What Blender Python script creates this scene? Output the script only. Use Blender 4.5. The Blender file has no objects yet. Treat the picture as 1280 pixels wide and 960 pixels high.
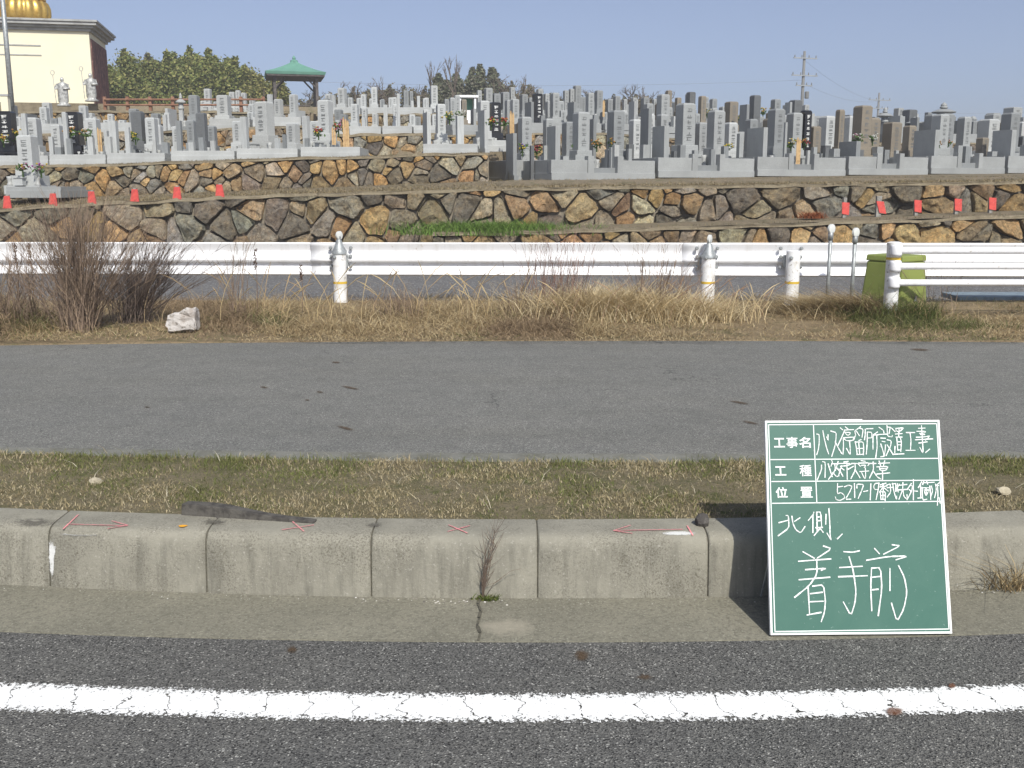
import bpy, bmesh, math, random
import numpy as np
from mathutils import Vector, Matrix
random.seed(7); NR = np.random.default_rng(11)
R = math.radians
SC = bpy.context.scene
COL = SC.collection

# ------------------------------------------------------------------ camera, sky, sun, exposure
F = 1300.0; PITCH = R(10.8); EYE = 1.5
cam_d = bpy.data.cameras.new('camera'); cam = bpy.data.objects.new('camera', cam_d); COL.objects.link(cam)
cam_d.sensor_width = 36; cam_d.lens = 36*F/1280; cam_d.clip_start = .05; cam_d.clip_end = 6000
cam.location = (0, 0, EYE); cam.rotation_euler = (R(90)-PITCH, 0, 0)
SC.camera = cam
SUN_AZ, SUN_EL = R(18), R(43)          # behind the camera, to the right
w = bpy.data.worlds.new('World'); SC.world = w; w.use_nodes = True
nt = w.node_tree; nt.nodes.clear()
sky = nt.nodes.new('ShaderNodeTexSky'); sky.sky_type = 'NISHITA'; sky.sun_disc = False
sky.sun_elevation = SUN_EL; sky.sun_rotation = R(180)-SUN_AZ
sky.air_density = .6; sky.dust_density = 2.5; sky.ozone_density = 8
bg = nt.nodes.new('ShaderNodeBackground'); bg.inputs[1].default_value = .12
wo = nt.nodes.new('ShaderNodeOutputWorld')
hsv = nt.nodes.new('ShaderNodeHueSaturation'); hsv.inputs['Saturation'].default_value = .7     # hazy spring air: a paler blue
nt.links.new(sky.outputs[0], hsv.inputs['Color']); nt.links.new(hsv.outputs[0], bg.inputs[0]); nt.links.new(bg.outputs[0], wo.inputs[0])
sl = bpy.data.lights.new('sun', 'SUN'); sl.energy = 3.9; sl.angle = R(.5); sl.color = (1, .965, .88)
sun = bpy.data.objects.new('sun', sl); COL.objects.link(sun)
sun.rotation_euler = Vector((-math.sin(SUN_AZ)*math.cos(SUN_EL), math.cos(SUN_AZ)*math.cos(SUN_EL), -math.sin(SUN_EL))).to_track_quat('-Z', 'Y').to_euler()
SC.view_settings.view_transform = 'Standard'; SC.view_settings.look = 'None'
SC.view_settings.exposure = .28; SC.view_settings.gamma = 1; SC.view_settings.use_curve_mapping = False
SC.cycles.max_bounces = 6; SC.cycles.transparent_max_bounces = 12

# ------------------------------------------------------------------ photo pixel -> world helpers
cp, sp = math.cos(PITCH), math.sin(PITCH)
def ray(px, py):
    a, b = (px-640)/F, (480-py)/F
    return Vector((a, cp+b*sp, -sp+b*cp))
ORI = Vector((0, 0, EYE))
def at_z(px, py, z):
    d = ray(px, py); return ORI+d*((z-EYE)/d.z)
def at_y(px, py, Y):
    d = ray(px, py); return ORI+d*(Y/d.y)
def depth(p): return p.y*cp-(p.z-EYE)*sp
def proj(p):
    q = Vector(p)-ORI; D = q.y*cp-q.z*sp
    return 640+F*q.x/D, 480-F*(q.y*sp+q.z*cp)/D
def lerp(tab, x, k=1):
    xs = [t[0] for t in tab]; return float(np.interp(x, xs, [t[k] for t in tab]))

# ------------------------------------------------------------------ object helpers
def tag(o, label=None, cat=None, group=None, kind=None):
    if label: o['label'] = label
    if cat: o['category'] = cat
    if group: o['group'] = group
    if kind: o['kind'] = kind
    return o
def empty(name, loc, rz=0, label=None, cat=None, group=None):
    o = bpy.data.objects.new(name, None); COL.objects.link(o)
    o.location = loc; o.rotation_euler = (0, 0, rz); o.empty_display_size = .1
    return tag(o, label, cat, group)
def link(name, me, mat=None, parent=None):
    o = bpy.data.objects.new(name, me); COL.objects.link(o)
    if mat and not me.materials: me.materials.append(mat)
    if parent: o.parent = parent
    return o
class MB:
    def __init__(s): s.v = []; s.f = []; s.t = []
    def add(s, vs, fs, tint=None):
        n = len(s.v); s.v += [tuple(v) for v in vs]; s.f += [tuple(i+n for i in f) for f in fs]
        s.t += [tint or (1, 1, 1)]*len(vs); return s
    def box(s, c, d, rz=0, top=1.0, tint=None, topy=None):
        x, y, z = d[0]/2, d[1]/2, d[2]/2; ty = top if topy is None else topy
        vs = [(-x, -y, -z), (x, -y, -z), (x, y, -z), (-x, y, -z), (-x*top, -y*ty, z), (x*top, -y*ty, z), (x*top, y*ty, z), (-x*top, y*ty, z)]
        m = Matrix.Rotation(rz, 3, 'Z'); vs = [m@Vector(v)+Vector(c) for v in vs]
        return s.add(vs, [(0, 3, 2, 1), (4, 5, 6, 7), (0, 1, 5, 4), (1, 2, 6, 5), (2, 3, 7, 6), (3, 0, 4, 7)], tint)
    def lathe(s, c, prof, n=12, sx=1, sy=1, rot=0, tint=None, flute=None):
        vs = []; fs = []; m = len(prof)
        for i, (r, z) in enumerate(prof):
            for k in range(n):
                a = 2*math.pi*k/n+rot; rr = r*(flute(k, i) if flute else 1)
                vs.append((c[0]+rr*math.cos(a)*sx, c[1]+rr*math.sin(a)*sy, c[2]+z))
        for i in range(m-1):
            for k in range(n): fs.append((i*n+k, i*n+(k+1) % n, (i+1)*n+(k+1) % n, (i+1)*n+k))
        fs.append(tuple(range(n-1, -1, -1))); fs.append(tuple((m-1)*n+k for k in range(n)))
        return s.add(vs, fs, tint)
    def tube(s, pts, rad, n=6, tint=None):
        pts = [Vector(p) for p in pts]; vs = []; fs = []; m = len(pts)
        if not hasattr(rad, '__len__'): rad = [rad]*m
        for i, p in enumerate(pts):
            d = (pts[min(i+1, m-1)]-pts[max(i-1, 0)]).normalized()
            a = d.cross(Vector((0, 0, 1)) if abs(d.z) < .9 else Vector((1, 0, 0))).normalized(); b = d.cross(a)
            for k in range(n):
                t = 2*math.pi*k/n; vs.append(p+(a*math.cos(t)+b*math.sin(t))*rad[i])
        for i in range(m-1):
            for k in range(n): fs.append((i*n+k, i*n+(k+1) % n, (i+1)*n+(k+1) % n, (i+1)*n+k))
        fs.append(tuple(range(n-1, -1, -1))); fs.append(tuple((m-1)*n+k for k in range(n)))
        return s.add(vs, fs, tint)
    def mesh(s, name, smooth=False, tint=False):
        me = bpy.data.meshes.new(name); me.from_pydata(s.v, [], s.f)
        if tint:
            a = me.attributes.new('tint', 'FLOAT_COLOR', 'POINT')
            a.data.foreach_set('color', np.array([(*t, 1) for t in s.t], np.float32).ravel())
        if smooth: me.polygons.foreach_set('use_smooth', [True]*len(me.polygons))
        me.update(); return me
    def build(s, name, mat, parent=None, smooth=False, tint=False, bevel=0, angle=None):
        me = s.mesh(name, smooth, tint)
        bm = bmesh.new(); bm.from_mesh(me)
        bmesh.ops.recalc_face_normals(bm, faces=bm.faces[:])
        if bevel: bmesh.ops.bevel(bm, geom=bm.edges[:], offset=bevel, segments=2, affect='EDGES', profile=.6)
        if angle is not None:
            for e in bm.edges:
                if len(e.link_faces) == 2 and e.calc_face_angle(0) > angle: e.smooth = False
        bm.to_mesh(me); bm.free()
        return link(name, me, mat, parent)
def children(o, every): return [c for c in every if c.parent == o]
def copy_tree(root, mats=None):
    c = root.copy(); COL.objects.link(c)
    for ch in root.children:
        d = ch.copy(); COL.objects.link(d); d.parent = c
        for g in ch.children:
            e = g.copy(); COL.objects.link(e); e.parent = d
    return c

# ------------------------------------------------------------------ materials
def mat(name, col=(.5, .5, .5), rough=.85, metal=0, spec=.3, noise=None, bump=0, bscale=40, tint=False, rnd=0, extra=None, noise2=None):
    m = bpy.data.materials.new(name); m.use_nodes = True; n = m.node_tree; N = n.nodes; L = n.links
    b = N['Principled BSDF']; b.inputs['Roughness'].default_value = rough; b.inputs['Metallic'].default_value = metal
    b.inputs['Specular IOR Level'].default_value = spec
    tc = N.new('ShaderNodeTexCoord')
    def rgb(c):
        q = N.new('ShaderNodeRGB'); q.outputs[0].default_value = (*c, 1); return q.outputs[0]
    def mix(f, a, b2, bt='MIX'):
        q = N.new('ShaderNodeMix'); q.data_type = 'RGBA'; q.blend_type = bt
        for s, v in ((0, f), (6, a), (7, b2)):
            if hasattr(v, 'is_linked') or hasattr(v, 'links'): L.new(v, q.inputs[s])
            elif isinstance(v, tuple): q.inputs[s].default_value = (*v, 1)
            else: q.inputs[s].default_value = v
        return q.outputs[2]
    def ntex(scale, detail=4, rgh=.6, vec=None, dist=0):
        q = N.new('ShaderNodeTexNoise'); q.inputs['Scale'].default_value = scale; q.inputs['Detail'].default_value = detail
        q.inputs['Roughness'].default_value = rgh; q.inputs['Distortion'].default_value = dist
        L.new(vec or tc.outputs['Object'], q.inputs['Vector']); return q.outputs['Fac']
    def ramp(v, p0, p1, c0=(0, 0, 0), c1=(1, 1, 1)):
        q = N.new('ShaderNodeValToRGB'); L.new(v, q.inputs[0]); e = q.color_ramp.elements
        e[0].position = p0; e[1].position = p1; e[0].color = (*c0, 1); e[1].color = (*c1, 1); return q.outputs[0]
    def vor(scale, feat='F1', vec=None, out='Distance', rnd=1):
        q = N.new('ShaderNodeTexVoronoi'); q.feature = feat; q.inputs['Scale'].default_value = scale
        q.inputs['Randomness'].default_value = rnd
        L.new(vec or tc.outputs['Object'], q.inputs['Vector']); return q.outputs[out]
    def mapping(sc=(1, 1, 1), loc=(0, 0, 0)):
        q = N.new('ShaderNodeMapping'); q.inputs['Scale'].default_value = sc; q.inputs['Location'].default_value = loc
        L.new(tc.outputs['Object'], q.inputs['Vector']); return q.outputs[0]
    def math_(op, a, b2=None, b3=None):
        q = N.new('ShaderNodeMath'); q.operation = op
        for i, v in enumerate((a, b2, b3)):
            if v is None: continue
            if isinstance(v, (int, float)): q.inputs[i].default_value = v
            else: L.new(v, q.inputs[i])
        return q.outputs[0]
    def attr(nm, out='Color'):
        q = N.new('ShaderNodeAttribute'); q.attribute_name = nm; return q.outputs[out]
    def bumpn(h, strength, dist=.01, nrm=None):
        q = N.new('ShaderNodeBump'); q.inputs['Strength'].default_value = strength; q.inputs['Distance'].default_value = dist
        L.new(h, q.inputs['Height'])
        if nrm: L.new(nrm, q.inputs['Normal'])
        return q.outputs[0]
    c = rgb(col)
    if tint: c = mix(1.0, c, attr('tint'), 'MULTIPLY')
    if noise:   # (scale, colour, lo, hi)
        for (s, c2, lo, hi) in (noise if isinstance(noise, list) else [noise]):
            c = mix(ramp(ntex(s), lo, hi), c, c2 if not tint else mix(1.0, c, c2, 'MULTIPLY'))
    if rnd:
        oi = N.new('ShaderNodeObjectInfo'); q = N.new('ShaderNodeMapRange'); L.new(oi.outputs['Random'], q.inputs[0])
        q.inputs[3].default_value = 1-rnd; q.inputs[4].default_value = 1+rnd
        hs = N.new('ShaderNodeHueSaturation'); L.new(c, hs.inputs['Color']); L.new(q.outputs[0], hs.inputs['Value']); c = hs.outputs[0]
    k = dict(N=N, L=L, b=b, tc=tc, rgb=rgb, mix=mix, ntex=ntex, ramp=ramp, vor=vor, mapping=mapping, math=math_, attr=attr, bump=bumpn, c=c)
    if extra: c = extra(k) or c
    L.new(c, b.inputs['Base Color'])
    if bump and not b.inputs['Normal'].is_linked:
        L.new(bumpn(ntex(bscale, 6, .65), bump, .02), b.inputs['Normal'])
    return m

def x_asphalt(fine, dark, light, patch, SPK=2.2, crack=False):
    def f(k):
        v = k['vor'](fine, out='Color'); sep = k['N'].new('ShaderNodeSeparateColor'); k['L'].new(v, sep.inputs[0])
        g = k['ramp'](sep.outputs[0], .0, 1.0, dark, light)
        q = k['ramp'](sep.outputs[1], .93, .97); g = k['mix'](q, g, tuple(min(.5, x*SPK) for x in light))
        q = k['ramp'](sep.outputs[2], .84, .95); g = k['mix'](q, g, tuple(x*.42 for x in dark))
        big = k['ramp'](k['ntex'](.9, 5, .6), .35, .7); g = k['mix'](k['math']('MULTIPLY', big, patch), g, k['mix'](1.0, g, (1.32, 1.28, 1.22), 'MULTIPLY'))
        g = k['mix'](k['math']('MULTIPLY', k['ramp'](k['ntex'](7, 4, .7), .45, .62), .35), g, k['mix'](1.0, g, (.72, .72, .74), 'MULTIPLY'))
        if crack:
            wv = k['N'].new('ShaderNodeVectorMath'); wv.operation = 'ADD'; nn = k['N'].new('ShaderNodeTexNoise'); nn.inputs['Scale'].default_value = 2.2; nn.inputs['Detail'].default_value = 5
            k['L'].new(k['tc'].outputs['Object'], nn.inputs['Vector']); k['L'].new(k['tc'].outputs['Object'], wv.inputs[0]); k['L'].new(nn.outputs['Color'], wv.inputs[1])
            ck = k['math']('LESS_THAN', k['vor'](.42, 'DISTANCE_TO_EDGE', wv.outputs[0]), k['math']('MULTIPLY', k['ramp'](k['ntex'](.8, 3), .5, .66), .0035))
            g = k['mix'](k['math']('MULTIPLY', ck, .55), g, tuple(x*.45 for x in dark))
            st = k['ntex'](1, 4, .7, k['mapping']((.5, 3.0, 1))); g = k['mix'](k['math']('MULTIPLY', k['ramp'](st, .45, .7), .4), g, k['mix'](1.0, g, (.78, .77, .74), 'MULTIPLY'))
        h = k['math']('ADD', k['math']('MULTIPLY', k['vor'](fine), .8), k['ntex'](fine*.5, 3))
        k['L'].new(k['bump'](h, .9, .006), k['b'].inputs['Normal'])
        return g
    return f
M = {}
M['road'] = mat('road_asphalt', rough=.9, extra=x_asphalt(215, (.064, .064, .062), (.18, .177, .164), .4, 2.2))
M['path'] = mat('path_asphalt', rough=.92, extra=x_asphalt(210, (.138, .138, .127), (.245, .242, .222), .3, 1.6, True))
M['far_road'] = mat('far_asphalt', rough=.92, extra=x_asphalt(60, (.11, .108, .108), (.17, .168, .165), .3))
def x_conc(k):
    c = k['c']
    c = k['mix'](k['math']('MULTIPLY', k['ramp'](k['ntex'](3.1, 6, .7), .38, .66), .7), c, (.20, .19, .155))
    streak = k['ntex'](1, 5, .7, k['mapping']((22, 22, 1.6)))
    geo = k['N'].new('ShaderNodeNewGeometry'); s2 = k['N'].new('ShaderNodeSeparateXYZ'); k['L'].new(geo.outputs['Normal'], s2.inputs[0])
    up = k['ramp'](s2.outputs[2], .15, .75, (1, 1, 1), (0, 0, 0))
    c = k['mix'](k['math']('MULTIPLY', k['math']('MULTIPLY', k['ramp'](streak, .46, .68), up), .55), c, (.11, .104, .084))
    c = k['mix'](k['math']('MULTIPLY', k['math']('MULTIPLY', k['ramp'](k['ntex'](150, 4, .75), .48, .62), k['ramp'](k['ntex'](4, 4, .7), .4, .6)), .8), c, (.09, .08, .06))
    c = k['mix'](k['math']('MULTIPLY', k['ramp'](k['ntex'](110, 2, .5), .64, .72), .5), c, (.42, .40, .35))
    k['L'].new(k['bump'](k['ntex'](70, 6, .75), .55, .008), k['b'].inputs['Normal'])
    return c
M['kerb'] = mat('kerb_concrete', (.285, .27, .218), .95, extra=x_conc)
def x_gut(k):
    c = k['c']
    c = k['mix'](k['math']('MULTIPLY', k['ramp'](k['ntex'](2.2, 6, .7), .36, .68), .65), c, (.145, .138, .107))
    c = k['mix'](k['math']('MULTIPLY', k['ramp'](k['ntex'](75, 4, .7), .46, .64), .75), c, (.118, .112, .088))
    c = k['mix'](k['math']('MULTIPLY', k['ramp'](k['ntex'](130, 2, .6), .58, .68), .6), c, (.36, .35, .28))
    q = k['N'].new('ShaderNodeSeparateXYZ'); k['L'].new(k['tc'].outputs['Object'], q.inputs[0])
    # sandy washed patch to the right of the joint
    d = k['math']('ADD', k['math']('MULTIPLY', k['math']('POWER', k['math']('DIVIDE', k['math']('SUBTRACT', q.outputs[0], -.02), .16), 2), 1), k['math']('POWER', k['math']('DIVIDE', k['math']('SUBTRACT', q.outputs[1], 3.36), .13), 2))
    d = k['math']('ADD', d, k['math']('MULTIPLY', k['ntex'](9, 4), 1.2))
    c = k['mix'](k['math']('MULTIPLY', k['ramp'](d, .55, 1.4, (1, 1, 1), (0, 0, 0)), .55), c, (.38, .345, .27))
    k['L'].new(k['bump'](k['ntex'](130, 5, .75), .6, .006), k['b'].inputs['Normal'])
    return c
M['gutter'] = mat('gutter_concrete', (.238, .224, .172), .95, extra=x_gut)
M['edging'] = mat('edging_concrete', (.19, .188, .165), .95, noise=[(5, (.13, .128, .105), .4, .65), (60, (.25, .245, .215), .55, .7)], bump=.4, bscale=60)
M['joint'] = mat('joint_dirt', (.075, .07, .055), 1, noise=(60, (.13, .12, .09), .4, .6))
def x_line(k):
    a = k['attr']('across', 'Fac')           # 0..1 over the width
    e = k['math']('MULTIPLY', k['math']('MULTIPLY', a, k['math']('SUBTRACT', 1.0, a)), 4)
    q = k['N'].new('ShaderNodeSeparateXYZ'); k['L'].new(k['tc'].outputs['Object'], q.inputs[0])
    wob = k['math']('MULTIPLY', k['ntex'](14, 3), .16)
    xs = k['math']('ADD', q.outputs[0], k['math']('ADD', wob, k['math']('MULTIPLY', a, .035)))
    cmb = k['N'].new('ShaderNodeCombineXYZ'); k['L'].new(xs, cmb.inputs[0])
    vo = k['N'].new('ShaderNodeTexVoronoi'); vo.voronoi_dimensions = '1D'; vo.feature = 'DISTANCE_TO_EDGE'; vo.inputs['Scale'].default_value = 6.6; vo.inputs['Randomness'].default_value = .8
    k['L'].new(xs, vo.inputs['W'])
    wid = k['math']('MULTIPLY', k['ramp'](k['ntex'](30, 3), .25, .75), .026)
    crack = k['math']('LESS_THAN', vo.outputs[0], wid)
    n = k['ntex'](85, 4, .75)
    worn = k['math']('LESS_THAN', k['math']('SUBTRACT', e, .06), k['math']('MULTIPLY', k['math']('SUBTRACT', n, .42), 3.4))
    pits = k['math']('GREATER_THAN', k['ntex'](120, 3, .7), .69)
    gone = k['math']('MAXIMUM', k['math']('MAXIMUM', crack, worn), pits)
    tr = k['N'].new('ShaderNodeBsdfTransparent'); ms = k['N'].new('ShaderNodeMixShader')
    k['L'].new(gone, ms.inputs[0]); k['L'].new(k['b'].outputs[0], ms.inputs[1]); k['L'].new(tr.outputs[0], ms.inputs[2])
    k['L'].new(ms.outputs[0], k['N']['Material Output'].inputs['Surface'])
    c = k['mix'](k['math']('MULTIPLY', k['ramp'](k['ntex'](6, 5, .7), .45, .75), .35), (.82, .82, .8), (.62, .61, .57))
    k['L'].new(k['bump'](k['ntex'](160, 4), .3, .004), k['b'].inputs['Normal'])
    return c
M['line'] = mat('road_paint', (.8, .8, .78), .8, extra=x_line)
def x_soil(c1, c2, c3, s=1.0):
    def f(k):
        c = k['mix'](k['ramp'](k['ntex'](2.2*s, 5, .7), .4, .62), c1, c2)
        c = k['mix'](k['ramp'](k['ntex'](5*s, 5, .7), .52, .66), c, c3)
        c = k['mix'](k['math']('MULTIPLY', k['ramp'](k['ntex'](55*s, 3, .7), .5, .66), .6), c, (.07, .055, .035))
        k['L'].new(k['bump'](k['ntex'](40*s, 6, .75), 1.0, .03), k['b'].inputs['Normal'])
        return c
    return f
M['turf_soil'] = mat('turf_soil', rough=1, extra=x_soil((.30, .25, .155), (.23, .20, .105), (.15, .155, .06), 2))
M['verge_soil'] = mat('verge_soil', rough=1, extra=x_soil((.33, .25, .145), (.25, .185, .105), (.16, .14, .065)))
M['hill_soil'] = mat('hill_soil', rough=1, extra=x_soil((.25, .2, .135), (.2, .165, .11), (.15, .14, .08)))
M['land'] = mat('land', rough=1, extra=x_soil((.2, .17, .1), (.14, .14, .07), (.1, .11, .05), .05))
def x_stone(k):
    c = k['mix'](1.0, k['attr']('tint'), (1.5, 1.48, 1.38), 'MULTIPLY')
    c = k['mix'](k['math']('MULTIPLY', k['ramp'](k['ntex'](5, 6, .75), .45, .66), .8), c, k['mix'](1.0, c, (1.1, .93, .74), 'MULTIPLY'))
    c = k['mix'](k['math']('MULTIPLY', k['ramp'](k['ntex'](3.2, 6, .75, dist=.6), .50, .64), .9), c, k['mix'](1.0, c, (.52, .50, .48), 'MULTIPLY'))
    c = k['mix'](k['math']('MULTIPLY', k['ramp'](k['ntex'](9, 6, .8), .5, .6), .85), c, k['mix'](1.0, c, (1.6, 1.55, 1.4), 'MULTIPLY'))
    c = k['mix'](k['math']('MULTIPLY', k['ramp'](k['ntex'](16, 6, .85), .5, .58), .8), c, k['mix'](1.0, c, (.40, .38, .36), 'MULTIPLY'))
    k['L'].new(k['bump'](k['ntex'](11, 10, .85), 1.0, .13), k['b'].inputs['Normal'])
    return c
M['stone'] = mat('wall_stone', rough=.95, extra=x_stone)
M['mortar'] = mat('wall_earth', (.15, .13, .10), 1, noise=(9, (.24, .205, .155), .4, .65), bump=.6, bscale=30)
M['cap'] = mat('wall_cap', (.22, .185, .125), 1, noise=[(4, (.15, .122, .08), .4, .65), (30, (.28, .235, .165), .55, .7)], bump=.6, bscale=30)
def granite(name, c, rough=.6, speck=.18, spec=.4):
    return mat(name, c, rough, spec=spec, rnd=.07, noise=[(2.4, tuple(x*.82 for x in c), .42, .68), (60, tuple(x*(1-speck) for x in c), .5, .6)])
G = {'pale': granite('granite_pale', (.42, .43, .42)), 'light': granite('granite_light', (.305, .315, .31)), 'grey': granite('granite_grey', (.225, .235, .235)), 'dark': granite('granite_dark', (.125, .13, .132), .45),
     'black': granite('granite_black', (.018, .018, .02), .18, spec=.5), 'brown': granite('granite_brown', (.215, .185, .142)), 'white': granite('granite_white', (.39, .395, .38))}
M['engrave'] = mat('engraving', (.15, .155, .155), .9); M['engrave_white'] = mat('engraving_white', (.75, .75, .72), .8)
def x_rail(k):
    c = k['mix'](k['math']('MULTIPLY', k['ramp'](k['ntex'](1, 4, .7, k['mapping']((9, 1, .6))), .5, .72), .5), (.79, .79, .80), (.60, .585, .555))
    c = k['mix'](k['math']('MULTIPLY', k['ramp'](k['ntex'](22, 4, .75), .62, .7), .6), c, (.42, .36, .29))
    return c
M['white'] = mat('white_paint', (.8, .8, .81), .42, spec=.4, extra=x_rail)
M['white_worn'] = mat('white_worn', (.74, .74, .73), .6, noise=[(8, (.6, .58, .54), .52, .62), (26, (.3, .27, .22), .62, .7)])
M['galv'] = mat('galvanised', (.36, .38, .38), .5, metal=.4, noise=(20, (.26, .27, .27), .45, .6))
M['yellow'] = mat('yellow_tape', (.6, .4, .05), .6)
M['lens'] = mat('reflector', (.62, .63, .6), .25, spec=.6)
M['orange'] = mat('orange_paint', (.75, .36, .03), .8)
M['pink'] = mat('pink_paint', (.74, .27, .28), .9, noise=(90, (.45, .3, .26), .5, .62))
def x_tint(k):
    return k['attr']('tint')
def leafmat(name):
    m = mat(name, rough=.8, spec=.15, extra=x_tint); n = m.node_tree
    b = n.nodes['Principled BSDF']; t = n.nodes.new('ShaderNodeBsdfTranslucent'); ms = n.nodes.new('ShaderNodeMixShader'); ms.inputs[0].default_value = .22
    src = b.inputs['Base Color'].links[0].from_socket; n.links.new(src, t.inputs[0]); n.links.new(b.outputs[0], ms.inputs[1]); n.links.new(t.outputs[0], ms.inputs[2])
    n.links.new(ms.outputs[0], n.nodes['Material Output'].inputs['Surface']); return m
M['blade'] = leafmat('blades')
M['twig'] = mat('twigs', rough=.95, spec=.1, extra=x_tint)
M['bark'] = mat('bark', (.15, .12, .095), .95, noise=(12, (.09, .075, .06), .4, .6))

# ------------------------------------------------------------------ ground strips, edges traced as gentle curves
COLS = list(range(-4200, -420, 180))+list(range(-420, 1721, 20))+list(range(1900, 5500, 180))
def edge(pts, z):            # pts: three (px, py); a parabola through them, laid on the plane z
    (x0, y0), (x1, y1), (x2, y2) = pts
    co = np.polyfit([x0, x1, x2], [y0, y1, y2], 2)
    f = lambda px: at_z(px, float(np.polyval(co, px)), z)
    def g(px):               # beyond the frame the curve runs on straight
        if px < -200: p = f(-200); return p+(p-f(-150))*((-200-px)/50)
        if px > 1500: p = f(1500); return p+(p-f(1450))*((px-1500)/50)
        return f(px)
    return g
e_line0 = edge([(0, 889), (640, 904), (1280, 890)], .004); e_line1 = edge([(0, 851), (640, 865), (1280, 853)], .004)
e_gut = edge([(0, 790), (600, 803), (1190, 795)], .0)
e_kerb = edge([(0, 731), (600, 748), (1200, 738)], .012)
e_strip = edge([(0, 566), (640, 577), (1280, 572)], .235)
e_edge = edge([(0, 560), (640, 568), (1280, 566)], .235)
e_ptop = edge([(0, 432), (640, 426.5), (1280, 428)], .235)
def strip(name, rows, m, label, zoff=0, cat=None, parent=None, attr=False, cols=COLS, smooth=False):
    vs = []; fs = []; n = len(cols)
    for r in rows: vs += [r(px)+Vector((0, 0, zoff)) for px in cols]
    for i in range(len(rows)-1):
        for k in range(n-1): fs.append((i*n+k, i*n+k+1, (i+1)*n+k+1, (i+1)*n+k))
    me = bpy.data.meshes.new(name); me.from_pydata(vs, [], fs); me.update()
    if attr:
        a = me.attributes.new('across', 'FLOAT', 'POINT'); a.data.foreach_set('value', [i/(len(rows)-1) for i in range(len(rows)) for _ in cols])
    if smooth: me.polygons.foreach_set('use_smooth', [True]*len(me.polygons))
    o = link(name, me, m, parent); tag(o, label, cat, None, 'structure'); return o
def off(e, dy, dz): return lambda px: e(px)+Vector((0, dy, dz))
big = MB(); big.add([(-1400, -300, -.7), (1400, -300, -.7), (1400, 2000, -.7), (-1400, 2000, -.7)], [(0, 1, 2, 3)])
tag(big.build('ground', M['land']), 'wide open land around the cemetery reaching the horizon', None, None, 'structure')
strip('road', [lambda px: Vector((e_gut(px).x*1.5, -9, 0)), lambda px: Vector((e_gut(px).x, at_z(640, 960, 0).y, 0)), e_gut], M['road'], 'dark grey asphalt road surface along the gutter')
line_mb = strip('road_line', [e_line0, lambda px: (e_line0(px)*.75+e_line1(px)*.25), lambda px: (e_line0(px)+e_line1(px))/2, lambda px: (e_line0(px)*.25+e_line1(px)*.75), e_line1], M['line'], 'cracked white edge line painted along the road', attr=True)
strip('gutter', [off(e_gut, 0, -.03), off(e_gut, .002, .004), off(e_kerb, .03, 0)], M['gutter'], 'pale concrete gutter slab at the foot of the kerb')
# gutter joint
gj = MB(); a0, a1 = e_gut(598), e_kerb(600)
for s in (0, 1, 2, 3, 4, 5):
    t0, t1 = s/6, (s+1)/6; j0 = .006*math.sin(s*2.1); j1 = .006*math.sin((s+1)*2.1)
    p, q = a0.lerp(a1, t0), a0.lerp(a1, t1); ww = .004+.002*(s % 2)
    gj.add([(p.x-ww+j0, p.y, p.z+.008), (p.x+ww+j0, p.y, p.z+.008), (q.x+ww+j1, q.y, q.z+.005), (q.x-ww+j1, q.y, q.z+.005)], [(0, 1, 2, 3)])
tag(gj.build('gutter_joint', M['joint']), 'dark cracked joint across the concrete gutter', None, None, 'structure')
# kerb: one block after another with rounded ends, dark joints between
PROF = [(0, -.03), (.006, .02), (.014, .10), (.022, .17), (.028, .199), (.041, .217), (.060, .2255), (.09, .230), (.218, .232), (.218, .1)]
JX = [-355-206*i for i in range(17, 0, -1)]+[-355, -150, 62, 258, 464, 672, 885, 1096, 1306, 1515]+[1515+206*i for i in range(1, 17)]
kb = MB()
def kerbcols(x0, x1, inset):
    n = 9; out = []
    for i in range(n+1): out.append(x0+(x1-x0)*i/n)
    return out
def sweep(mb, xs, shrink):
    vs = []; fs = []; m = len(PROF)
    for i, x in enumerate(xs):
        b = e_kerb(x); e = 0.0
        if i in (0, len(xs)-1): e = .0035+shrink
        for (dy, dz) in PROF: vs.append((b.x, b.y+dy+(e if dy < .2 else -e), b.z+dz-(e if dz > .1 else 0)))
    for i in range(len(xs)-1):
        for k in range(m-1): fs.append((i*m+k, (i+1)*m+k, (i+1)*m+k+1, i*m+k+1))
    fs.append(tuple(range(m-1, -1, -1))); fs.append(tuple((len(xs)-1)*m+k for k in range(m)))
    mb.add(vs, fs)
for a, b in zip(JX[:-1], JX[1:]):
    g = .9; xs = [a+g, a+g+1.6]+[a+(b-a)*i/8 for i in range(1, 8)]+[b-g-1.6, b-g]
    sweep(kb, xs, 0)
kerb = kb.build('kerb', M['kerb'], smooth=True, angle=R(40)); tag(kerb, 'weathered concrete kerb of long rounded blocks between gutter and grass', None, None, 'structure')
jb = MB()
for x in JX[1:-1]:
    vs = []
    for xx in (x-2, x+2):
        b = e_kerb(xx)
        vs += [(b.x, b.y+dy+.009, b.z+dz-.007) for dy, dz in PROF]
    m = len(PROF); jb.add(vs, [(k, m+k, m+k+1, k+1) for k in range(m-1)])
jo = jb.build('kerb_joint', M['joint'], kerb)
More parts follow.
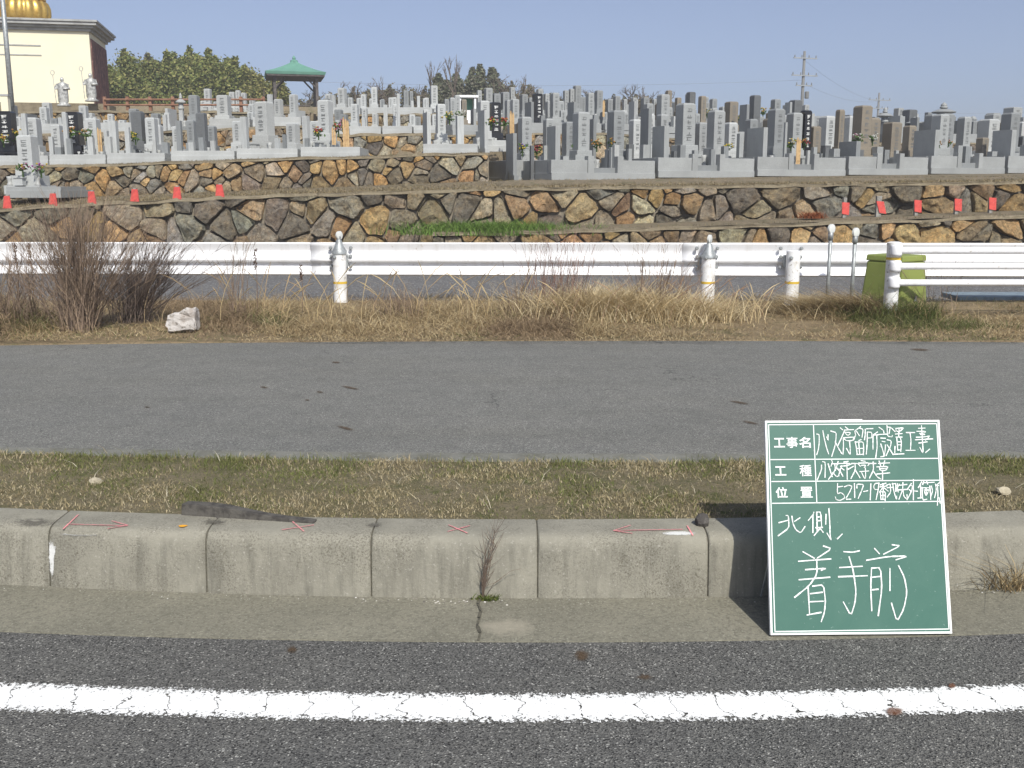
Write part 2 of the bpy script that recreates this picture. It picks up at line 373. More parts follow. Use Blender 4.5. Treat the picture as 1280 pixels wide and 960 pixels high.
# paint marks on the kerb top
def kerb_top(px, py, lift=.004):       # the point of the kerb's profile seen at a pixel
    z = .245
    for _ in range(12):
        p = at_z(px, py, z); dy = p.y-e_kerb(px).y; z += .6*(.012+float(np.interp(dy, [q[0] for q in PROF[:-1]], [q[1] for q in PROF[:-1]]))+lift-z)
    return at_z(px, py, z)
def ribbon(mb, pts, wd, up=Vector((0, 0, 1))):
    for p, q in zip(pts[:-1], pts[1:]):
        if (q-p).length < 1e-6: continue
        d = (q-p).normalized(); s = d.cross(up).normalized()*wd/2; e = d*wd*.3
        mb.add([p-s-e, p+s-e, q+s+e, q-s+e], [(0, 1, 2, 3)])
pm = MB()
for pl in ([(98, 643), (79, 661)], [(88, 655), (158, 657)], [(140, 651), (160, 656.5), (135, 660.5)], [(353, 662), (392, 656)], [(366, 652), (380, 664)],
           [(561, 656), (584, 666)], [(560, 664), (587, 657)], [(768, 663), (853, 661.5)], [(788, 656.5), (767, 663), (790, 666.5)], [(859, 657), (866, 669)]):
    ribbon(pm, [kerb_top(p[0]+(q[0]-p[0])*t, p[1]+(q[1]-p[1])*t) for p, q in zip(pl[:-1], pl[1:]) for t in (0, .2, .4, .6, .8, 1)], .0056)
pk = pm.build('pink_paint_mark', M['pink'], kerb)
om = MB(); c0 = kerb_top(228.5, 657.3)
om.add([c0]+[c0+Vector((.016*math.cos(a)*(1+.2*math.sin(3*a)), .013*math.sin(a), 0)) for a in np.linspace(0, 6.28, 15)[:-1]], [(0, i, i % 14+1) for i in range(1, 15)])
om.build('orange_paint_dot', M['orange'], kerb)
def x_smear(k):
    tr = k['N'].new('ShaderNodeBsdfTransparent'); ms = k['N'].new('ShaderNodeMixShader'); a = k['attr']('across', 'Fac')
    f = k['math']('MULTIPLY', k['ramp'](k['math']('ADD', k['ntex'](70, 5, .75), k['math']('MULTIPLY', a, .6)), .66, 1.02), .75)
    k['L'].new(f, ms.inputs[0]); k['L'].new(tr.outputs[0], ms.inputs[1]); k['L'].new(k['b'].outputs[0], ms.inputs[2])
    k['L'].new(ms.outputs[0], k['N']['Material Output'].inputs['Surface'])
def blot(name, pts, m, parent, fall=.0):     # a flat patch, solid in the middle and ragged at its rim
    c = sum(pts, Vector())/len(pts); n = len(pts)
    me = bpy.data.meshes.new(name); me.from_pydata([c]+[c.lerp(p, .55) for p in pts]+list(pts), [], [(0, i+1, (i+1) % n+1) for i in range(n)]+[(i+1, n+i+1, n+(i+1) % n+1, (i+1) % n+1) for i in range(n)])
    a = me.attributes.new('across', 'FLOAT', 'POINT'); a.data.foreach_set('value', [1.0]+[.8-fall]*n+[0.0]*n); me.update()
    return link(name, me, m, parent)
def oval(cx, cy, rx, ry, z, n=14, ph=0): return [at_z(cx+rx*math.cos(t), cy+ry*math.sin(t), z) for t in np.linspace(0, 2*math.pi, n+1)[:-1]]
M['smear_white'] = mat('white_smear', (.72, .72, .7), .9, extra=x_smear)
M['smear_brown'] = mat('brown_smear', (.095, .062, .035), .95, extra=x_smear)
M['smear_rust'] = mat('rust_smear', (.16, .065, .03), .95, extra=x_smear)
M['smear_dark'] = mat('dark_smear', (.13, .12, .10), .95, extra=x_smear)
blot('white_paint_smear', [kerb_top(848+27*math.cos(t), 666.5+3.2*math.sin(t), .003) for t in np.linspace(0, 6.283, 17)[:-1]], M['smear_white'], kerb)
blot('white_paint_smear', [kerb_top(104+34*math.cos(t), 667+3.2*math.sin(t), .003) for t in np.linspace(0, 6.283, 17)[:-1]], M['smear_white'], kerb)
for (cx, cy, rx, ry) in ((42, 653, 38, 8), (268, 652, 22, 6), (468, 656, 16, 5)):
    blot('dark_stain', [kerb_top(cx+rx*math.cos(t), cy+ry*math.sin(t), .003) for t in np.linspace(0, 6.283, 17)[:-1]], M['smear_dark'], kerb, .35)
# vertical white splash on the block end left of the first joint
kj = e_kerb(64)
blot('white_paint_smear', [kj+Vector((x, float(np.interp(z, [q[1] for q in PROF[:7]], [q[0] for q in PROF[:7]]))-.003, z)) for x, z in ((.004, .015), (.014, .05), (.016, .1), (.026, .16), (.02, .19), (-.006, .19), (-.008, .12), (-.006, .05))], M['smear_white'], kerb)
road = bpy.data.objects['road']
blot('rust_stain', oval(1118, 889, 14, 7, .009), M['smear_rust'], road); blot('rust_stain', oval(1190, 857, 6, 4, .009), M['smear_rust'], road)
blot('brown_stain', oval(727, 819, 13, 10, .004), M['smear_brown'], road, .2); blot('brown_stain', oval(806, 846, 14, 5, .004), M['smear_brown'], road, .3)
blot('brown_stain', oval(365, 812, 10, 7, .004), M['smear_brown'], road, .3)

strip('grass_strip', [off(e_kerb, .219, .2), lambda px: e_kerb(px)+Vector((0, .221, .222)), lambda px: (e_kerb(px)+Vector((0, .22, .235))).lerp(e_strip(px), .5)+Vector((0, 0, .012)), off(e_strip, 0, -.002)], M['turf_soil'], 'strip of thin patchy turf and soil behind the kerb')
strip('edging', [off(e_strip, -.02, -.1), off(e_strip, 0, .006), off(e_edge, 0, .006), off(e_edge, .002, -.05)], M['edging'], 'narrow concrete edging between grass strip and asphalt path')
path = strip('path', [e_edge, lambda px: e_edge(px).lerp(e_ptop(px), .5), e_ptop, off(e_ptop, .25, .0)], M['path'], 'wide grey asphalt footpath between grass strip and guardrail verge')
for (x, y, L_, wd, a) in ((438, 484.5, 30, 1.7, 11), (432, 535, 30, 2.2, 13), (400, 490, 12, 1.5, 8), (924, 503, 34, 1.6, 9), (938, 528, 28, 1.7, 11), (330, 484, 14, 1.4, 5), (184, 509, 10, 1.4, 5), (1150, 437, 34, 1.8, 3), (420, 453, 16, 1.4, 4), (384, 500, 10, 1.2, 5)):
    c, s_ = math.cos(R(a)), math.sin(R(a))
    pts = [at_z(x+L_/2*math.cos(t)*c, y+L_/2*math.cos(t)*s_+wd*math.sin(t), .2395) for t in np.linspace(0, 6.283, 13)[:-1]]
    blot('soil_streak', pts, M['smear_brown'], path, .12)
VERGE_END = lambda px: Vector(((px-640)/F*12.1, 12.15, .1))
def verge_z(x, y): return .235+.05*math.sin(x*1.3+1)*.6-.0*y if y < 11.3 else .235
strip('verge', [off(e_ptop, -.05, -.03), off(e_ptop, .02, .008), lambda px: Vector(((px-640)/F*10, 9.9, .27)), lambda px: Vector(((px-640)/F*11.4, 11.5, .25)), VERGE_END, lambda px: Vector(((px-640)/F*12.2, 12.25, .05))], M['verge_soil'], 'verge of dry earth under the guardrail')
fr = MB(); fr.add([(-45, 12.1, .1), (45, 12.1, .1), (45, 19.2, .1), (-45, 19.2, .1)], [(0, 1, 2, 3)])
tag(fr.build('far_road', M['far_road']), 'grey asphalt road beyond the guardrail under the stone wall', None, None, 'structure')
from mathutils import noise
# ------------------------------------------------------------------ hillside and its terraces
A_TOP = [(-420, 268), (0, 261), (150, 253), (300, 245), (640, 235), (1280, 227), (1720, 222)]
FOOT_B = [(-420, 262), (0, 251), (100, 247), (300, 239), (600, 227), (640, 226), (1720, 218)]
ROW1 = [(-420, 212, 21.4), (0, 209, 21.4), (100, 207, 21.4), (300, 200, 21.4), (540, 194, 21.5), (604, 191.5, 21.5), (608, 189, 23.4), (634, 188, 23.4), (636, 226, 20.6), (688, 226, 20.5), (821, 222, 21.5), (945, 220, 22.5), (1059, 218.5, 23.5), (1162, 217, 24.5), (1258, 216, 25.6), (1720, 212, 30)]
ROW2 = [(-420, 170, 29), (60, 168, 29), (200, 164, 29), (392, 157, 29), (398, 169, 26.6), (545, 167, 26.6), (555, 170, 28), (640, 167, 29), (750, 167, 30), (900, 177, 32), (1280, 180, 34), (1720, 182, 38)]
ROW3 = [(-420, 144, 36), (130, 139, 36), (392, 141, 36), (398, 143, 32), (545, 143, 32), (555, 150, 37), (900, 156, 40), (1280, 166, 44), (1720, 170, 46)]
ROW4 = [(-420, 131, 46), (330, 132, 46), (545, 136, 48), (640, 142, 50), (900, 158, 52), (1280, 171, 56), (1720, 175, 58)]
def rowp(tab, px, dy=0, dz=0):
    Y = lerp(tab, px, 2); p = at_y(px, lerp(tab, px, 1), Y); return Vector((p.x*(Y+dy)/Y, Y+dy, p.z+dz))
def a_top(px): return at_y(px, lerp(A_TOP, px), 18.95)
def foot(px): return at_y(px, lerp(FOOT_B, px), 21.0 if px < 630 else 20.2)
def prof(px):
    a, f, r1, r2, r3, r4 = a_top(px), foot(px), rowp(ROW1, px), rowp(ROW2, px), rowp(ROW3, px), rowp(ROW4, px)
    k = lambda p, Y, z: Vector((p.x*Y/p.y, Y, z))
    return [k(a, 19.05, -.3), k(a, 19.06, a.z-.01), k(f, f.y-.4, f.z), k(f, r1.y-.12 if 605 < px < 635.5 else min(f.y+.25, r1.y-.12), f.z+.01), k(r1, r1.y, r1.z-.02), k(r2, r2.y-.3, r1.z+.02), k(r2, r2.y-.0, r2.z-.02),
            k(r3, r3.y-.3, r2.z+.03), k(r3, r3.y, r3.z-.02), k(r4, r4.y-.4, r3.z+.05), k(r4, r4.y, r4.z-.02), k(r4, 66, r4.z+.45), k(r4, 95, r4.z-.3), k(r4, 150, -.6)]
TC = sorted(set(list(range(-1200, -420, 60))+list(range(-420, 1721, 20))+list(range(1780, 2500, 60))+[392, 398, 545, 552, 604, 608, 634, 636]))
tv = []; tf = []; P0 = [prof(px) for px in TC]; m = len(P0[0])
for p in P0: tv += p
for i in range(len(TC)-1):
    for k in range(m-1): tf.append((i*m+k, (i+1)*m+k, (i+1)*m+k+1, i*m+k+1))
me = bpy.data.meshes.new('hillside'); me.from_pydata(tv, [], tf); me.update()
tag(link('hillside', me, M['hill_soil']), 'stepped hillside of earth terraces carrying the cemetery', None, None, 'structure')

# ------------------------------------------------------------------ dry stone walls: cells of an uneven mosaic, each a bulging stone
PAL = [(.30, .235, .155), (.27, .23, .17), (.24, .215, .18), (.20, .175, .145), (.34, .30, .23), (.33, .22, .12), (.165, .15, .13), (.25, .24, .22), (.29, .21, .135), (.36, .26, .14), (.22, .19, .15)]
def clip(poly, p, n):        # keep the side where (q-p).n <= 0
    out = []
    for i in range(len(poly)):
        a, b = poly[i], poly[(i+1) % len(poly)]; da, db = (a[0]-p[0])*n[0]+(a[1]-p[1])*n[1], (b[0]-p[0])*n[0]+(b[1]-p[1])*n[1]
        if da <= 0: out.append(a)
        if da*db < 0: t = da/(da-db); out.append((a[0]+(b[0]-a[0])*t, a[1]+(b[1]-a[1])*t))
    return out
def stone_wall(name, label, x0, x1, zb, zt, yf, size, seed, batter=.2, bulge=.09, cap=.12, group='dry stone retaining walls', pal=PAL, capmat='cap'):
    rg = random.Random(seed); root = empty(name, (0, 0, 0), 0, label, 'stone wall', group)
    H = max(zt(x)-zb(x) for x in np.linspace(x0, x1, 30))
    seeds = []; ny = max(2, round(H/(size*.78))); dy = H/ny; nx = round((x1-x0)/size); dx = (x1-x0)/nx
    for j in range(-1, ny+1):
        for i in range(-1, nx+1):
            if rg.random() < .3: continue
            seeds.append((x0+(i+.5+(.5 if j % 2 else 0)+rg.uniform(-.42, .42))*dx, (j+.5+rg.uniform(-.4, .4))*dy))
    extra = [(x+rg.uniform(-.5, .5)*dx, y+rg.uniform(-.5, .5)*dy) for x, y in seeds if rg.random() < .5]; seeds += extra
    mb = MB(); SA = np.array(seeds)
    for (sx, sy) in seeds:
        d = np.hypot(SA[:, 0]-sx, SA[:, 1]-sy); nb = [tuple(SA[i]) for i in np.argsort(d)[1:22]]
        r = 2.4*size; poly = [(sx-r, sy-r), (sx+r, sy-r), (sx+r, sy+r), (sx-r, sy+r)]
        for (qx, qy) in nb:
            poly = clip(poly, ((sx+qx)/2, (sy+qy)/2), (qx-sx, qy-sy))
            if len(poly) < 3: break
        if len(poly) < 3: continue
        xa, xb = sx-.3, sx+.3; ha, hb = zt(xa)-zb(xa), zt(xb)-zb(xb); sl = (hb-ha)/.6
        poly = clip(poly, (xa, ha-cap*.25), (-sl, 1)); poly = clip(poly, (0, -.02), (0, -1))
        poly = clip(poly, (x0, 0), (-1, 0)); poly = clip(poly, (x1, 0), (1, 0))
        if len(poly) < 3: continue
        cx = sum(p[0] for p in poly)/len(poly); cy = sum(p[1] for p in poly)/len(poly)
        ar = abs(sum(poly[i][0]*poly[(i+1) % len(poly)][1]-poly[(i+1) % len(poly)][0]*poly[i][1] for i in range(len(poly))))/2
        if ar < .006: continue
        sc = math.sqrt(ar); gap = .010+.016*rg.random()
        pts = []
        for i in range(len(poly)):       # corners cut and sides broken up
            a, b = poly[i], poly[(i+1) % len(poly)]; L = math.hypot(b[0]-a[0], b[1]-a[1])
            if L < .03: continue
            for t in ((.1, .26, .42, .58, .74, .9) if L > .2 else (.14, .38, .62, .86) if L > .12 else (.25, .75)): pts.append((a[0]+(b[0]-a[0])*t, a[1]+(b[1]-a[1])*t))
        if len(pts) < 4: continue
        kk = rg.uniform(.7, 1.25); tn = [c*kk*rg.uniform(.96, 1.04) for c in rg.choice(pal)]; bu = bulge*rg.uniform(.4, 1.5)*min(1, sc/size*1.1)
        tx, ty = rg.uniform(-.35, .35), rg.uniform(-.3, .3); sd = rg.uniform(0, 99)
        pls = [(bu*rg.uniform(.6, 1.15), rg.uniform(-.7, .7)*.8, rg.uniform(-.7, .7)*.8) for _ in range(4)]
        rings = [(1-gap/sc*1.2, -.14), (1-gap/sc*1.2, -.02), (1-gap/sc*2.0-.02, .3), (.88, .7), (.72, .9), (.54, 1.0), (.34, 1.0), (.16, 1.0)]
        vs = []; n = len(pts)
        jit = [rg.uniform(.9, 1.0) for _ in pts]
        for ri, (s, d_) in enumerate(rings):
            for k, (px, py) in enumerate(pts):
                s2 = s*(1-(1-jit[k])*s*s); ox, oy = (px-cx)*s2, (py-cy)*s2
                dd = d_*bu if d_ > 0 else d_
                if ri >= 2: dd = min([dd]+[a+b*ox+c*oy for a, b, c in pls])+(ox*tx+oy*ty)*.3*min(1, d_)+(noise.noise(Vector((cx+ox, cy+oy, sd))*5)*.06+noise.noise(Vector((cx+ox, cy+oy, sd))*13)*.04)*min(1, sc/.4)
                x, h = cx+ox, cy+oy; vs.append((x, yf(x)+batter*h-dd, zb(x)+h))
        vs.append((cx, yf(cx)+batter*cy-min([bu]+[a for a, b, c in pls])-noise.noise(Vector((cx, cy, sd))*5)*.045, zb(cx)+cy)); fs = []
        for ri in range(len(rings)-1):
            for k in range(n): fs.append((ri*n+k, ri*n+(k+1) % n, (ri+1)*n+(k+1) % n, (ri+1)*n+k))
        q = (len(rings)-1)*n
        for k in range(n): fs.append((q+k, q+(k+1) % n, len(vs)-1))
        mb.add(vs, fs, tuple(tn))
    st = mb.build('stones', M['stone'], root, smooth=True, tint=True, angle=R(28))
    bk = MB(); cp_ = MB(); xs = np.linspace(x0, x1, max(8, int((x1-x0)/.8)))
    vs = []; fs = []
    for x in xs:
        h = zt(x)-zb(x)-.01
        vs += [(x, yf(x)+.11, zb(x)-.05), (x, yf(x)+batter*h+.11, zb(x)+h), (x, yf(x)+batter*h+.35, zb(x)+h), (x, yf(x)+batter*h+.35, zb(x)-.05)]
    for i in range(len(xs)-1):
        for k in range(4): fs.append((i*4+k, i*4+4+k, i*4+4+(k+1) % 4, i*4+(k+1) % 4))
    fs += [(3, 2, 1, 0), tuple((len(xs)-1)*4+k for k in range(4))]
    bk.add(vs, fs); bk.build('earth_backing', M['mortar'], root)
    if cap:
        vs = []; fs = []; xs = np.linspace(x0, x1, max(12, int((x1-x0)/.35)))
        for x in xs:
            h = zt(x)-zb(x); y = yf(x)+batter*h; j = rg.uniform(-.06, .05); jz = rg.uniform(-.03, .03)
            vs += [(x, y-.03+j*.6, zb(x)+h-cap*.4+jz*.6), (x, y-.02+j*.6, zb(x)+h-.015), (x, y-.01+j, zb(x)+h+.01+jz), (x, y+.5, zb(x)+h+.02), (x, y+.5, zb(x)+h-cap*.4)]
        for i in range(len(xs)-1):
            for k in range(5): fs.append((i*5+k, i*5+5+k, i*5+5+(k+1) % 5, i*5+(k+1) % 5))
        fs += [(4, 3, 2, 1, 0), tuple((len(xs)-1)*5+k for k in range(5))]
        cp_.add(vs, fs); cp_.build('coping', M[capmat], root)
    return root
def by_px(fn, Y, lo=-420, hi=2400, step=20):        # z of a traced outline as a function of world x
    tab = [(fn(px).x, fn(px).z) for px in range(lo, hi+1, step)]
    X = [t[0] for t in tab]; Z = [t[1] for t in tab]
    return lambda x: float(np.interp(x, X, Z))
xat = lambda px, Y: at_y(px, 240, Y).x
za = by_px(a_top, 18.95)
stone_wall('stone_wall', 'long lowest retaining wall of big tan and grey boulders behind the guardrail', -23, 23.5, lambda x: .02, za, lambda x: 18.6, .46, 3, batter=.2, bulge=.13)
C_TOP = [(500, 293), (690, 289), (830, 285), (1000, 279), (1280, 270), (1720, 258)]
zc = by_px(lambda px: at_y(px, lerp(C_TOP, px), 17.9), 17.9)
stone_wall('stone_wall', 'low footing wall of boulders with a ledge in front of the longest wall, toward the right', xat(540, 17.8), 23, lambda x: .02, zc, lambda x: 17.65, .4, 5, batter=.14, bulge=.1, cap=.1)
lg = MB(); xs = np.linspace(xat(540, 17.8), 23.4, 50); vs = []
for x in xs: vs += [(x, 17.8, zc(x)+.012), (x, 18.3, zc(x)+.05), (x, 18.85, zc(x)+.06)]
lg.add(vs, [(i*3+k, i*3+3+k, i*3+4+k, i*3+1+k) for i in range(len(xs)-1) for k in range(2)])
tag(lg.build('ledge', M['hill_soil']), 'narrow earth ledge between the footing wall and the boulder wall', None, None, 'structure')
zb1t = by_px(lambda px: rowp(ROW1, px) if px < 604 else rowp(ROW1, 604), 21.4, -420, 618)
zb1b = by_px(foot, 21)
PAL_B = PAL+[(.40, .27, .13), (.42, .3, .17), (.3, .3, .29), (.36, .33, .27)]
stone_wall('stone_wall', 'second retaining wall of small mixed stones under the lower left gravestones', -23, xat(611, 21.2), zb1b, zb1t, lambda x: 21.0, .32, 8, batter=.3, bulge=.08, cap=.1, pal=PAL_B)
z2t = by_px(lambda px: rowp(ROW2, px), 29, -420, 390, 10); z1g = by_px(lambda px: rowp(ROW1, px), 21.4, -420, 610, 10)
def zrow1(x, Y):
    px = 640+F*x/(Y*cp); return rowp(ROW1, px).z
stone_wall('stone_wall', 'stone wall behind the lower left gravestones with a row above it', -19, xat(392, 29), lambda x: zrow1(x, 29)-.1, z2t, lambda x: 28.7, .42, 12, batter=.15, bulge=.08, cap=.14, pal=PAL_B)
stone_wall('stone_wall', 'small reddish stone wall under the pale pillars in the middle', xat(396, 26.3), xat(548, 26.3), lambda x: zrow1(x, 26.4)-.1, by_px(lambda px: rowp(ROW2, px), 26.6, 398, 548, 10), lambda x: 26.35, .4, 14, batter=.15, bulge=.07, cap=.14, pal=PAL_B)
def yrow(tab, lo, hi):
    t = [(rowp(tab, px).x, rowp(tab, px).y) for px in range(lo, hi+1, 10)]
    return lambda x: float(np.interp(x, [a for a, b in t], [b for a, b in t]))
y2r = yrow(ROW2, 556, 1720)
stone_wall('stone_wall', 'stone wall half hidden behind the front row of right-hand graves', rowp(ROW2, 556).x, rowp(ROW2, 1500).x, lambda x: zrow1(x, y2r(x))-.1, by_px(lambda px: rowp(ROW2, px), 30, 556, 1720, 10), lambda x: y2r(x)-.3, .4, 17, batter=.15, bulge=.07, cap=.1, pal=PAL_B)
zrow2 = lambda x, Y: rowp(ROW2, 640+F*x/(Y*cp)).z
stone_wall('stone_wall', 'uppermost stone wall under the brown rail fence and the dark trees', -24, xat(392, 36), lambda x: zrow2(x, 36)-.1, by_px(lambda px: rowp(ROW3, px), 36, -420, 390, 10), lambda x: 35.7, .5, 19, batter=.15, bulge=.08, cap=.14, pal=PAL_B)
stone_wall('stone_wall', 'short rusty stone wall under the topmost pale pillars in the middle', xat(397, 31.7), xat(548, 31.7), lambda x: zrow2(x, 31.8)-.1, by_px(lambda px: rowp(ROW3, px), 32, 398, 548, 10), lambda x: 31.75, .4, 23, batter=.15, bulge=.07, cap=.12, pal=PAL_B)

# ------------------------------------------------------------------ cemetery
ORD = ['first', 'second', 'third', 'fourth', 'fifth', 'sixth', 'seventh', 'eighth', 'ninth', 'tenth', 'eleventh', 'twelfth', 'thirteenth', 'fourteenth', 'fifteenth', 'sixteenth', 'seventeenth', 'eighteenth', 'nineteenth', 'twentieth']
ORD += ['twenty-'+o for o in ORD[:9]]+['thirtieth']+['thirty-'+o for o in ORD[:9]]+['fortieth']+['forty-'+o for o in ORD[:9]]+['fiftieth']+['fifty-'+o for o in ORD[:9]]
def yaw_of(px): return R(float(np.interp(px, [0, 300, 330, 430, 500, 640, 1280], [2, -6, -22, -14, 12, 24, 24])))
PROTO = {}
def glyphs(rg, cx, y, z0, z1, wd, n):
    mb = MB(); step = (z1-z0)/n
    for i in range(n):
        zc_ = z1-(i+.5)*step; h = step*.36
        for _ in range(3):
            zz = zc_+rg.uniform(-h, h); ww = wd*rg.uniform(.55, 1); mb.add([(cx-ww/2, y, zz-.005), (cx+ww/2, y, zz-.005), (cx+ww/2, y, zz+.005), (cx-ww/2, y, zz+.005)], [(0, 1, 2, 3)])
        for _ in range(2):
            xx = cx+rg.uniform(-wd*.4, wd*.4); za_, zb_ = zc_-h*rg.uniform(.3, 1), zc_+h*rg.uniform(.3, 1); mb.add([(xx-.005, y-.0005, za_), (xx+.005, y-.0005, za_), (xx+.005, y-.0005, zb_), (xx-.005, y-.0005, zb_)], [(0, 1, 2, 3)])
    return mb
def monument(style, tone, engr):
    """a family gravestone one shaft-width wide (0.26 m), standing at the origin and facing -Y"""
    root = empty('gravestone', (0, 0, 0)); g = G[tone]; W = .26; rg = random.Random(sum(map(ord, style+tone)))
    lo = MB().box((0, .02, .10), (W*2.5, W*2.3, .20)); z = .20
    mid = MB().box((0, .04, z+.11), (W*1.85, W*1.75, .22)); z += .22
    up = MB().box((0, .05, z+.08), (W*1.38, W*1.38, .16), top=.97); z += .16
    H = {'tall': .84, 'pillar': .70, 'short': .56}[style]
    sh = MB().box((0, .05, z+H/2), (W, W, H)).box((0, .05, z+H+.018), (W*.999, W*.999, .036), top=.78)
    lo.build('lower_base', g, root, bevel=.008); mid.build('middle_base', g, root, bevel=.008); up.build('upper_base', g, root, bevel=.012); s = sh.build('shaft', g, root, bevel=.006)
    glyphs(rg, 0, .05-W/2-.004, z+.05, z+H-.05, W*.44, 6).build('inscription', M['engrave_white' if tone == 'black' else 'engrave'], s)
    MB().box((0, -W*.88-.09, .20+.08), (.17, .13, .16), top=.92).box((0, -W*.88-.09, .365), (.20, .15, .01)).build('incense_stand', g, root)
    for sx in (-1, 1): MB().lathe((sx*W*.98, -W*.72, .20), [(.055, 0), (.05, .03), (.034, .06), (.04, .13), (.052, .2), (.046, .205), (.02, .12)], 8).build('flower_vase', G['black' if tone == 'black' else 'white'], root, smooth=True)
    root['h'] = z+H+.036; return root
def slab(style, tone):
    root = empty('gravestone', (0, 0, 0)); g = G[tone]
    MB().box((0, 0, .06), (1.25, 1.35, .12)).build('plinth', g, root, bevel=.01)
    MB().box((0, 0, .56), (1, 1, .88)).build('slab', g, root, bevel=.008); root['h'] = 1.0; return root
def lantern(tone):
    root = empty('stone_lantern', (0, 0, 0)); g = G[tone]
    MB().box((0, 0, .1), (.5, .5, .2)).build('lantern_base', g, root, bevel=.01)
    MB().box((0, 0, .65), (.3, .3, .9), top=.92).build('lantern_post', g, root, bevel=.01)
    MB().lathe((0, 0, 1.1), [(.2, 0), (.22, .05), (.17, .12), (.17, .26), (.36, .30), (.37, .335), (.2, .44), (.10, .47)], 12).build('lantern_cap', g, root, smooth=True, angle=R(40))
    MB().lathe((0, 0, 1.57), [(.07, 0), (.12, .04), (.12, .09), (.085, .12), (.1, .17), (.06, .24), (.005, .30)], 10).build('finial', g, root, smooth=True, angle=R(50)); root['h'] = 1.86; return root
def post(tone):
    root = empty('stone_post', (0, 0, 0)); g = G[tone]
    MB().box((0, 0, .03), (1.5, 1.5, .06)).build('post_base', g, root)
    MB().box((0, 0, .52), (1, 1, .96)).build('shaft', g, root, bevel=.004); root['h'] = 1.0; return root
def proto(kind, tone):
    k = (kind, tone)
    if k not in PROTO:
        PROTO[k] = [monument(kind, tone, 0) if kind in ('tall', 'pillar', 'short') else slab(kind, tone) if kind == 'slab' else lantern(tone) if kind == 'lantern' else post(tone), False]
    r, used = PROTO[k]
    if used: return copy_tree(r)
    PROTO[k][1] = True; return r
TONE = {'pale': 'pale grey', 'light': 'light grey', 'grey': 'mid grey', 'dark': 'dark grey', 'black': 'polished black', 'brown': 'brownish', 'white': 'whitish'}
ROWN = {'L0': 'single plot at the foot of the left wall', 'L1': 'lowest left terrace', 'L2': 'second left terrace', 'L3': 'top left terrace', 'M2': 'middle terrace', 'M3': 'upper middle terrace',
        'R1': 'right front row', 'R2': 'right second row', 'R3': 'right hilltop row'}
ROWS = {'L0': None, 'L1': (ROW1, 1.7), 'L2': (ROW2, 1.5), 'L3': (ROW3, 1.5), 'M2': (ROW2, 1.3), 'M3': (ROW3, 1.3), 'R1': (ROW1, 1.5), 'R2': (ROW2, 1.6), 'R3': (ROW3, 1.5)}
STONES = []       # filled with (object, kind, tone, row, px)
def ground_at(row, px, back=None):
    if row == 'L0':
        p = at_y(px, 243, 20.2); return p
    tab, b = ROWS[row]; b = b if back is None else back
    p = rowp(tab, px, b); return p
def grave(kind, tone, row, xl, xr, ytop, back=None, yaw=None, ybase=None, note=''):
    """front face seen between pixel columns xl and xr, top at pixel row ytop"""
    px = (xl+xr)/2; g = ground_at(row, px, back); D = depth(g); rz = yaw_of(px) if yaw is None else R(yaw)
    view = math.atan((px-640)/F*1.0); wd = (xr-xl)*D/F/max(.35, math.cos(rz+view))
    top = at_y(px, ytop, g.y); h = max(.3, top.z-g.z)
    if row[0] in 'LM' and tone == 'light': tone = 'pale'
    o = proto(kind, tone)
    if kind == 'slab': raise ValueError
    if kind == 'post': o.scale = (wd, wd, h)
    elif kind == 'lantern': s = wd/.74; o.scale = (s, s, h/o['h'])
    else: s = wd/.26; o.scale = (s, s, h/o['h'])
    o.location = g; o.rotation_euler = (0, 0, rz)
    STONES.append((o, kind, tone, row, px, note)); return o
def slab_at(tone, row, xl, xm, xr, ytop, back=.5, yaw=None):
    """a tablet standing edge-on: broad side seen from xl to xm, lit narrow edge from xm to xr"""
    px = (xl+xr)/2; g = ground_at(row, px, back); D = depth(g); rz = yaw_of(px) if yaw is None else R(yaw); view = math.atan((px-640)/F)
    th = max(.08, (xr-xm)*D/F/max(.4, math.cos(rz+view))); dp = min(1.1, max(.25, (xm-xl)*D/F/max(.2, math.sin(rz+view))))
    h = at_y(px, ytop, g.y).z-g.z
    if row[0] in 'LM' and tone == 'light': tone = 'pale'
    o = proto('slab', tone); o.scale = (th, dp, h); o.location = g; o.rotation_euler = (0, 0, rz)
    STONES.append((o, 'slab', tone, row, px, '')); return o
FL = []           # flower positions: (px, py, Y, colour)
# --- left-hand side
grave('pillar', 'light', 'L0', 30, 46, 169, yaw=-4, note=' with flowers')
for a in [('black', 5, 20, 139, ' with white lettering'), ('light', 38, 51, 147, ''), ('black', 88, 103, 140, ' with white lettering'), ('light', 112, 125, 148, ''), ('dark', 169, 181, 139, ' with yellow flowers'),
          ('light', 186, 197, 147, ''), ('dark', 249, 259, 141, ''), ('white', 324, 338, 127, ''), ('light', 401, 414, 125, ' with red flowers'), ('light', 547, 557, 130, ' with white flowers'),
          ('light', 600, 611, 126, ''), ('black', 613, 625, 128, ' with white lettering')]:
    grave('tall' if a[0] == 'black' else 'pillar', a[0], 'L1', a[1], a[2], a[3], note=a[4])
for (t, a, b, y) in [('light', 28, 32, 163), ('light', 33, 38, 142), ('light', 83.5, 88, 141), ('light', 141, 149, 151), ('light', 159.5, 164.5, 159), ('grey', 223.5, 229, 151), ('light', 304, 311, 146), ('light', 381, 387, 145), ('grey', 355, 358.5, 168), ('grey', 72, 79, 184), ('light', 571, 579, 145), ('white', 151, 157, 190), ('grey', 205, 212, 178), ('white', 265, 270, 176), ('light', 238, 244, 178)]:
    grave('post', t, 'L1', a, b, y, back=1.0)
for (xl, xm, xr, y) in [(529, 535, 539, 141), (600, 606, 610, 138)]: slab_at('light', 'L1', xl, xm, xr, y, back=.7)
